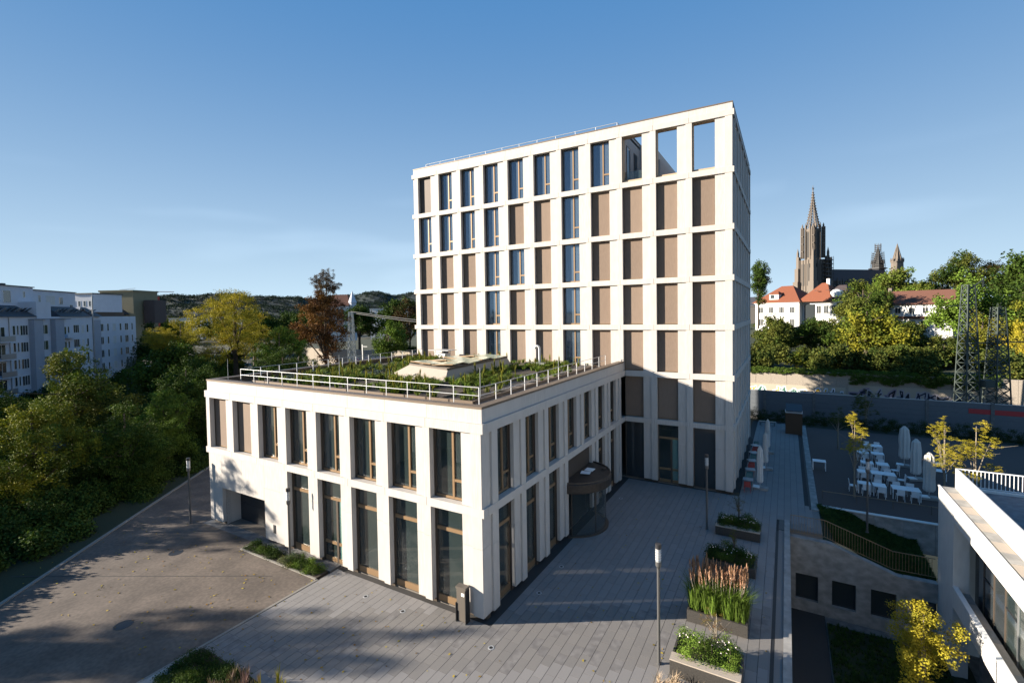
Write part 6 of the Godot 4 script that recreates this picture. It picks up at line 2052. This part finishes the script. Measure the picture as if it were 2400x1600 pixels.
	tree("court_tree", "yellow maple growing in the sunken court at the lower right", Vector3(16.75, -4.76, -9.4), 0.8, -3.9, 1.85, "broad", YELLOW, GOLD, 2.0, "", 5, M.pale_bark)
	# hedge behind the terrace, ivy on the retaining wall, bank shrubs
	var hedge := []
	for i in 26: hedge.append([4.5 + i * 1.15, 0.0, -48.6 + sin(i * 1.9) * 0.5, 0.9, 1.4 + 0.25 * sin(i * 2.3), 0.9])
	mass("hedge", "dark clipped hedge across the end of the path and terrace", "hedge", "shrub", hedge, DARK * 0.7, DARK, 41)
	var ivy := []
	for i in 46:
		var x := 2.0 + i * 0.8
		var deep := 0.45 + 0.2 * sin(i * 1.3) if x < 21.0 else 1.7 + 0.5 * sin(i * 1.1)
		ivy.append([x, 2.9 - deep * 0.8, -77.9, 0.7, deep, 0.35])
		ivy.append([x, 2.6, -78.6, 0.8, 0.8, 0.7])
	mass("ivy", "ivy hanging over the top of the railway retaining wall on the right", "ivy", "ivy", ivy, MID, LIME, 42)
	var bush := []
	for i in 120:
		var s := -12.0 + i * 0.56
		var t := rng.randf_range(1.2, 9.5)
		var e := kerb_at(s, t, -0.4)
		bush.append([e.x, -0.6, e.z, rng.randf_range(0.9, 1.8), rng.randf_range(0.7, 1.3) + t * 0.25, rng.randf_range(0.9, 1.8)])
	for i in 14: bush.append([rng.randf_range(-50, -40), -0.9, rng.randf_range(-3, 6), 1.6, rng.randf_range(1.4, 2.4), 1.6])
	mass("shrubbery", "dark dense shrubs filling the bank along the left edge of the road", "shrubs", "broad", bush, DARK, MID, 43)
	var lb := []
	for i in 110: lb.append([rng.randf_range(-120, -42), -1.4, rng.randf_range(-52, -4), rng.randf_range(1.5, 3.5), rng.randf_range(1.5, 3.6), rng.randf_range(1.5, 3.5)])
	mass("undergrowth", "dark undergrowth covering the ground between road, railway and apartment block", "undergrowth", "far", lb, DARK * 0.8, DARK, 44)
	var rb := []
	for i in 60: rb.append([rng.randf_range(0, 62), rng.randf_range(2.0, 4.0), rng.randf_range(-100, -80), rng.randf_range(1.5, 3.0), rng.randf_range(1.5, 3.2), rng.randf_range(1.5, 3.0)])
	for i in 26: rb.append([rng.randf_range(-6, 75), rng.randf_range(4.0, 8.0), rng.randf_range(-175, -125), rng.randf_range(3, 5), rng.randf_range(2, 3.4), rng.randf_range(3, 5)])
	mass("bank_undergrowth", "dark undergrowth between the trees of the right-hand railway bank", "undergrowth", "far", rb, DARK, OLIVE, 45)
	var fw := []
	for i in 150:
		var bearing := rng.randf_range(-1.05, 0.45)
		var dist := rng.randf_range(330, 900) if bearing < 0.1 else rng.randf_range(240, 420)
		var p := at(dist * sin(bearing), dist * cos(bearing), 0)
		fw.append([p.x, (2.0 if bearing < 0.1 else 9.0), p.z, rng.randf_range(8, 16), rng.randf_range(7, 13), rng.randf_range(8, 16)])
	far_wood(fw)
	grass_and_beds()

func far_wood(spots: Array) -> void:
	var r := RandomNumberGenerator.new()
	r.seed = 77
	var xf := []
	var cols := []
	for s in spots:
		for k in 60:
			var d := Vector3(r.randfn(), absf(r.randfn()), r.randfn()).normalized() * pow(r.randf(), 0.3)
			xf.append(Transform3D(rnd_basis(r, 4.2), Vector3(s[0] + d.x * s[3], s[1] + d.y * s[4], s[2] + d.z * s[5])))
			cols.append(mix(DARK, OLIVE, r.randf(), r.randf_range(0.7, 1.1)))
	var o := scatter("far_wood", self, leaf_clump("far"), xf, cols, true)
	tag(o, "far-off belt of trees between the railway and the hills", "wood")

func grass_and_beds() -> void:
	var r := RandomNumberGenerator.new()
	r.seed = 99
	# lawn grass of the bank and the court
	var tuft := tuft_mesh(1, 14, 0.16, 0.12, 0.008, 0.3)
	var sp := []
	for i in 5200: sp.append(bank_point(r.randf_range(0.12, 1.0), r.randf()))
	for i in 4200:
		var x := r.randf_range(13.65, 18.6)
		var z := r.randf_range(-15.4, 2.0)
		sp.append(Vector3(x, -4.70, z))
	var lg := strew("lawn_grass", self, tuft, sp, Vector3(0.02, 0.045, 0.01), Vector3(0.04, 0.07, 0.014), r, 0.8, 1.5, true)
	tag(lg, "short green grass on the lawn bank and in the sunken court", "grass")
	# plants of the wing roof
	var weeds := []
	var tall := []
	for i in 2300:
		var p := Vector3(r.randf_range(-20.5, -2.3), 9.22, r.randf_range(-20.0, -2.5))
		if p.x > -14.2 and p.x < -8.0 and p.z < -7.6 and p.z > -17.6: continue
		if p.x > -4.4 and r.randf() < 0.7: continue
		var g := sin(p.x * 0.9) * cos(p.z * 0.7)
		if g + r.randf() * 0.8 < 0.1: continue
		weeds.append(p)
		if r.randf() < 0.16: tall.append(p)
	var roof := strew("roof_plants", self, tuft_mesh(5, 26, 0.42, 0.34, 0.020, 0.35), weeds, OLIVE, LIME * 1.1, r, 0.6, 1.3, true)
	tag(roof, "low herbs and grasses covering the planted roof of the wing", "roof plants")
	var spikes := strew("mullein_stalks", self, tuft_mesh(6, 40, 0.95, 0.08, 0.022, 0.1), tall, OLIVE, YELLOW, r, 0.6, 1.1, true)
	tag(spikes, "upright flower stalks sticking out above the planted roof", "roof plants")
	var bl := []
	for i in 260: bl.append(Vector3(r.randf_range(-20.3, -14.4), 9.24, r.randf_range(-16.0, -2.8)))
	var blue := strew("blue_grass", self, tuft_mesh(8, 22, 0.3, 0.26, 0.016, 0.4), bl, Vector3(0.06, 0.09, 0.075), Vector3(0.10, 0.13, 0.12), r, 0.7, 1.2, true)
	tag(blue, "blue-grey tufted grass on the left half of the planted roof", "roof plants")
	# planter plants
	plants("planter_shrubs", "dark shrubs with small pale flowers in the planter nearest the tower", Vector3(9.0, 0.45, -14.5), Vector2(1.1, 0.65), 0.75, DARK, MID, r, 26, true)
	plants("planter_shrubs", "dark shrubs with white flowers at both ends in the second planter", Vector3(8.98, 0.45, -10.15), Vector2(1.1, 0.7), 0.75, DARK, MID, r, 26, true)
	plants("planter_shrubs", "sunlit yellow-green shrubs with pale blooms in the foreground planter", Vector3(8.95, 0.5, -1.7), Vector2(1.05, 0.62), 1.1, MID, LIME * 1.2, r, 18, true)
	plants("bed_shrub", "grey-green rounded shrub beside the lamp in the bed before the wing", Vector3(-12.3, 0.0, 0.95), Vector2(0.55, 0.4), 0.62, OLIVE, Vector3(0.12, 0.14, 0.09), r, 0, true)
	plants("bed_shrub", "yellow-green rounded shrub at the right end of the bed before the wing", Vector3(-10.7, 0.0, 0.9), Vector2(0.75, 0.4), 0.6, MID, LIME, r, 0, true)
	plants("bed_shrub", "green shrub just right of the lamp in the bed before the wing", Vector3(-11.7, 0.0, 0.8), Vector2(0.5, 0.4), 0.75, DARK, LIME, r, 0, true)
	plants("bed_shrub", "low dark shrubs at the shaded left end of the bed before the wing", Vector3(-14.8, 0.0, 0.88), Vector2(1.35, 0.36), 0.5, DARK, MID, r, 0, true)
	plants("bed_shrub", "dark shrubs in the corner bed at the lower left of the plaza", Vector3(-7.6, 0.0, 8.0), Vector2(1.6, 0.9), 0.55, DARK, MID, r, 0, true)
	# plumed grass
	var g := thing("plumed_grass", "tall green ornamental grass with pinkish-brown plumes in the third planter", "grass", Vector3(8.95, 0.5, -5.15))
	var gs := []
	var ps := []
	for i in 120:
		var p := Vector3(r.randf_range(-1.1, 1.1), 0, r.randf_range(-0.6, 0.6))
		gs.append(p)
	bake("blades", g, tuft_mesh(21, 34, 1.6, 0.6, 0.011, 0.45), gs, MID, LIME * 1.3, r, 0.75, 1.1)
	for i in 190:
		ps.append(Vector3(r.randf_range(-1.15, 1.15), r.randf_range(1.15, 1.55), r.randf_range(-0.75, 0.55)))
	bake("plumes", g, plume_mesh(22), ps, Vector3(0.36, 0.20, 0.13), Vector3(0.46, 0.30, 0.20), r, 0.7, 1.25)
	var st := MB.new()
	for p in ps: st.tube(Vector3(p.x * 0.7, 0, p.z * 0.7), p, 0.006, 0.004, 4, false)
	part("stems", st.mesh(), M.wood_light, g)
	# small bare-branched trees in the planters
	tree("small_tree", "small sparse brown-leaved tree in the sunlit foreground planter", Vector3(9.25, 0.45, -1.9), 2.35, 1.15, 0.85, "shrub", BROWN, OLIVE, 0.28, "sparse small trees", 8, M.pale_bark)
	tree("small_tree", "small sparse dark tree in the planter nearest the tower", Vector3(9.0, 0.4, -14.9), 2.5, 1.0, 0.75, "shrub", RUST, OLIVE, 0.4, "sparse small trees", 9)
	tree("small_tree", "small sparse dark tree in the second planter", Vector3(9.1, 0.4, -10.6), 1.9, 0.9, 0.45, "shrub", DARK, OLIVE, 0.5, "sparse small trees", 10)
	# foreground bed: dry grasses, pink and yellow spikes
	var dg := []
	for i in 26: dg.append(Vector3(r.randf_range(7.4, 9.4), 0.0, r.randf_range(-0.55, 0.3)))
	var dry := strew("dry_grass", self, tuft_mesh(31, 22, 0.45, 0.22, 0.008, 0.2), dg, Vector3(0.40, 0.30, 0.20), Vector3(0.5, 0.38, 0.26), r, 0.7, 1.2, true)
	tag(dry, "pale dry grass tufts at the foot of the foreground planter", "grass")
	var fa := []
	for i in 420:
		var x := r.randf_range(-26.0, 11.0)
		var z := r.randf_range(0.5, 9.0) if x < 0.5 else r.randf_range(-20.0, 4.0)
		fa.append(Vector3(x, 0.012, z))
	var fm := MB.new()
	fm.quad(Vector3(-0.04, 0, 0.025), Vector3(0.04, 0.012, 0.03), Vector3(0.045, 0.0, -0.03), Vector3(-0.035, 0.01, -0.025))
	var fallen := strew("fallen_leaves", self, fm.mesh(), fa, BROWN, GOLD, r, 0.6, 1.3, true)
	tag(fallen, "fallen leaves scattered over road and plaza", "leaves")
	var pk := []
	for i in 34: pk.append(Vector3(r.randf_range(-6.4, -4.9), 0.0, r.randf_range(7.0, 8.4)))
	var pink := strew("pink_spikes", self, tuft_mesh(33, 18, 0.75, 0.12, 0.014, 0.1), pk, Vector3(0.20, 0.12, 0.13), Vector3(0.16, 0.14, 0.08), r, 0.7, 1.1, true)
	tag(pink, "pinkish flower spikes in the corner bed at the lower left of the plaza", "flowers")
	var yl := []
	for i in 22: yl.append(Vector3(r.randf_range(-4.7, -2.2), 0.0, r.randf_range(6.9, 8.0)))
	var yel := strew("yellow_spikes", self, tuft_mesh(34, 20, 1.0, 0.16, 0.022, 0.1), yl, Vector3(0.22, 0.17, 0.02), YELLOW, r, 0.7, 1.2, true)
	tag(yel, "yellow flower spikes at the bottom edge of the plaza", "flowers")

func plants(called: String, label: String, c: Vector3, half: Vector2, h: float, a: Vector3, b: Vector3, r: RandomNumberGenerator, flowers: int, own: bool) -> void:
	var t := thing(called, label, "shrub", c, 0.0, "shrubs of plaza beds and planters")
	var xf := []
	var cols := []
	for k in int(half.x * half.y * 260.0):
		var p := Vector3(r.randf_range(-1, 1), 0, r.randf_range(-1, 1))
		var hh := h * (0.55 + 0.45 * sin(p.x * 4.0 + c.x) * cos(p.z * 3.0 + c.z)) * sqrt(maxf(0.0, 1.15 - p.length_squared() * 0.5))
		p.y = hh * pow(r.randf(), 0.4)
		xf.append(Transform3D(rnd_basis(r, 0.5), Vector3(p.x * half.x, p.y, p.z * half.y)))
		cols.append(mix(a, b, clampf(0.5 + 0.5 * sin(p.x * 5.0 + c.z) + r.randfn() * 0.15, 0, 1), r.randf_range(0.75, 1.2)))
	leaves("foliage", t, "shrub", xf, cols)
	var st := MB.new()
	for k in 10:
		var p := Vector3(r.randf_range(-0.8, 0.8) * half.x, 0, r.randf_range(-0.8, 0.8) * half.y)
		st.tube(p, p + Vector3(r.randf_range(-0.1, 0.1), h * 0.7, r.randf_range(-0.1, 0.1)), 0.012, 0.006, 5, false)
	part("stems", st.mesh(), M.bark, t)
	if flowers > 0:
		var fl := MB.new()
		for k in flowers:
			var p := Vector3(r.randf_range(-1, 1) * half.x, h * r.randf_range(0.6, 1.0), r.randf_range(0.1, 1.1) * half.y)
			fl.obox(Transform3D(Basis(Vector3(r.randfn(), r.randfn(), r.randfn()).normalized(), r.randf() * 3.0), p), Vector3(0.04, 0.012, 0.04))
		part("blossom", fl.mesh(), M.petal, t)
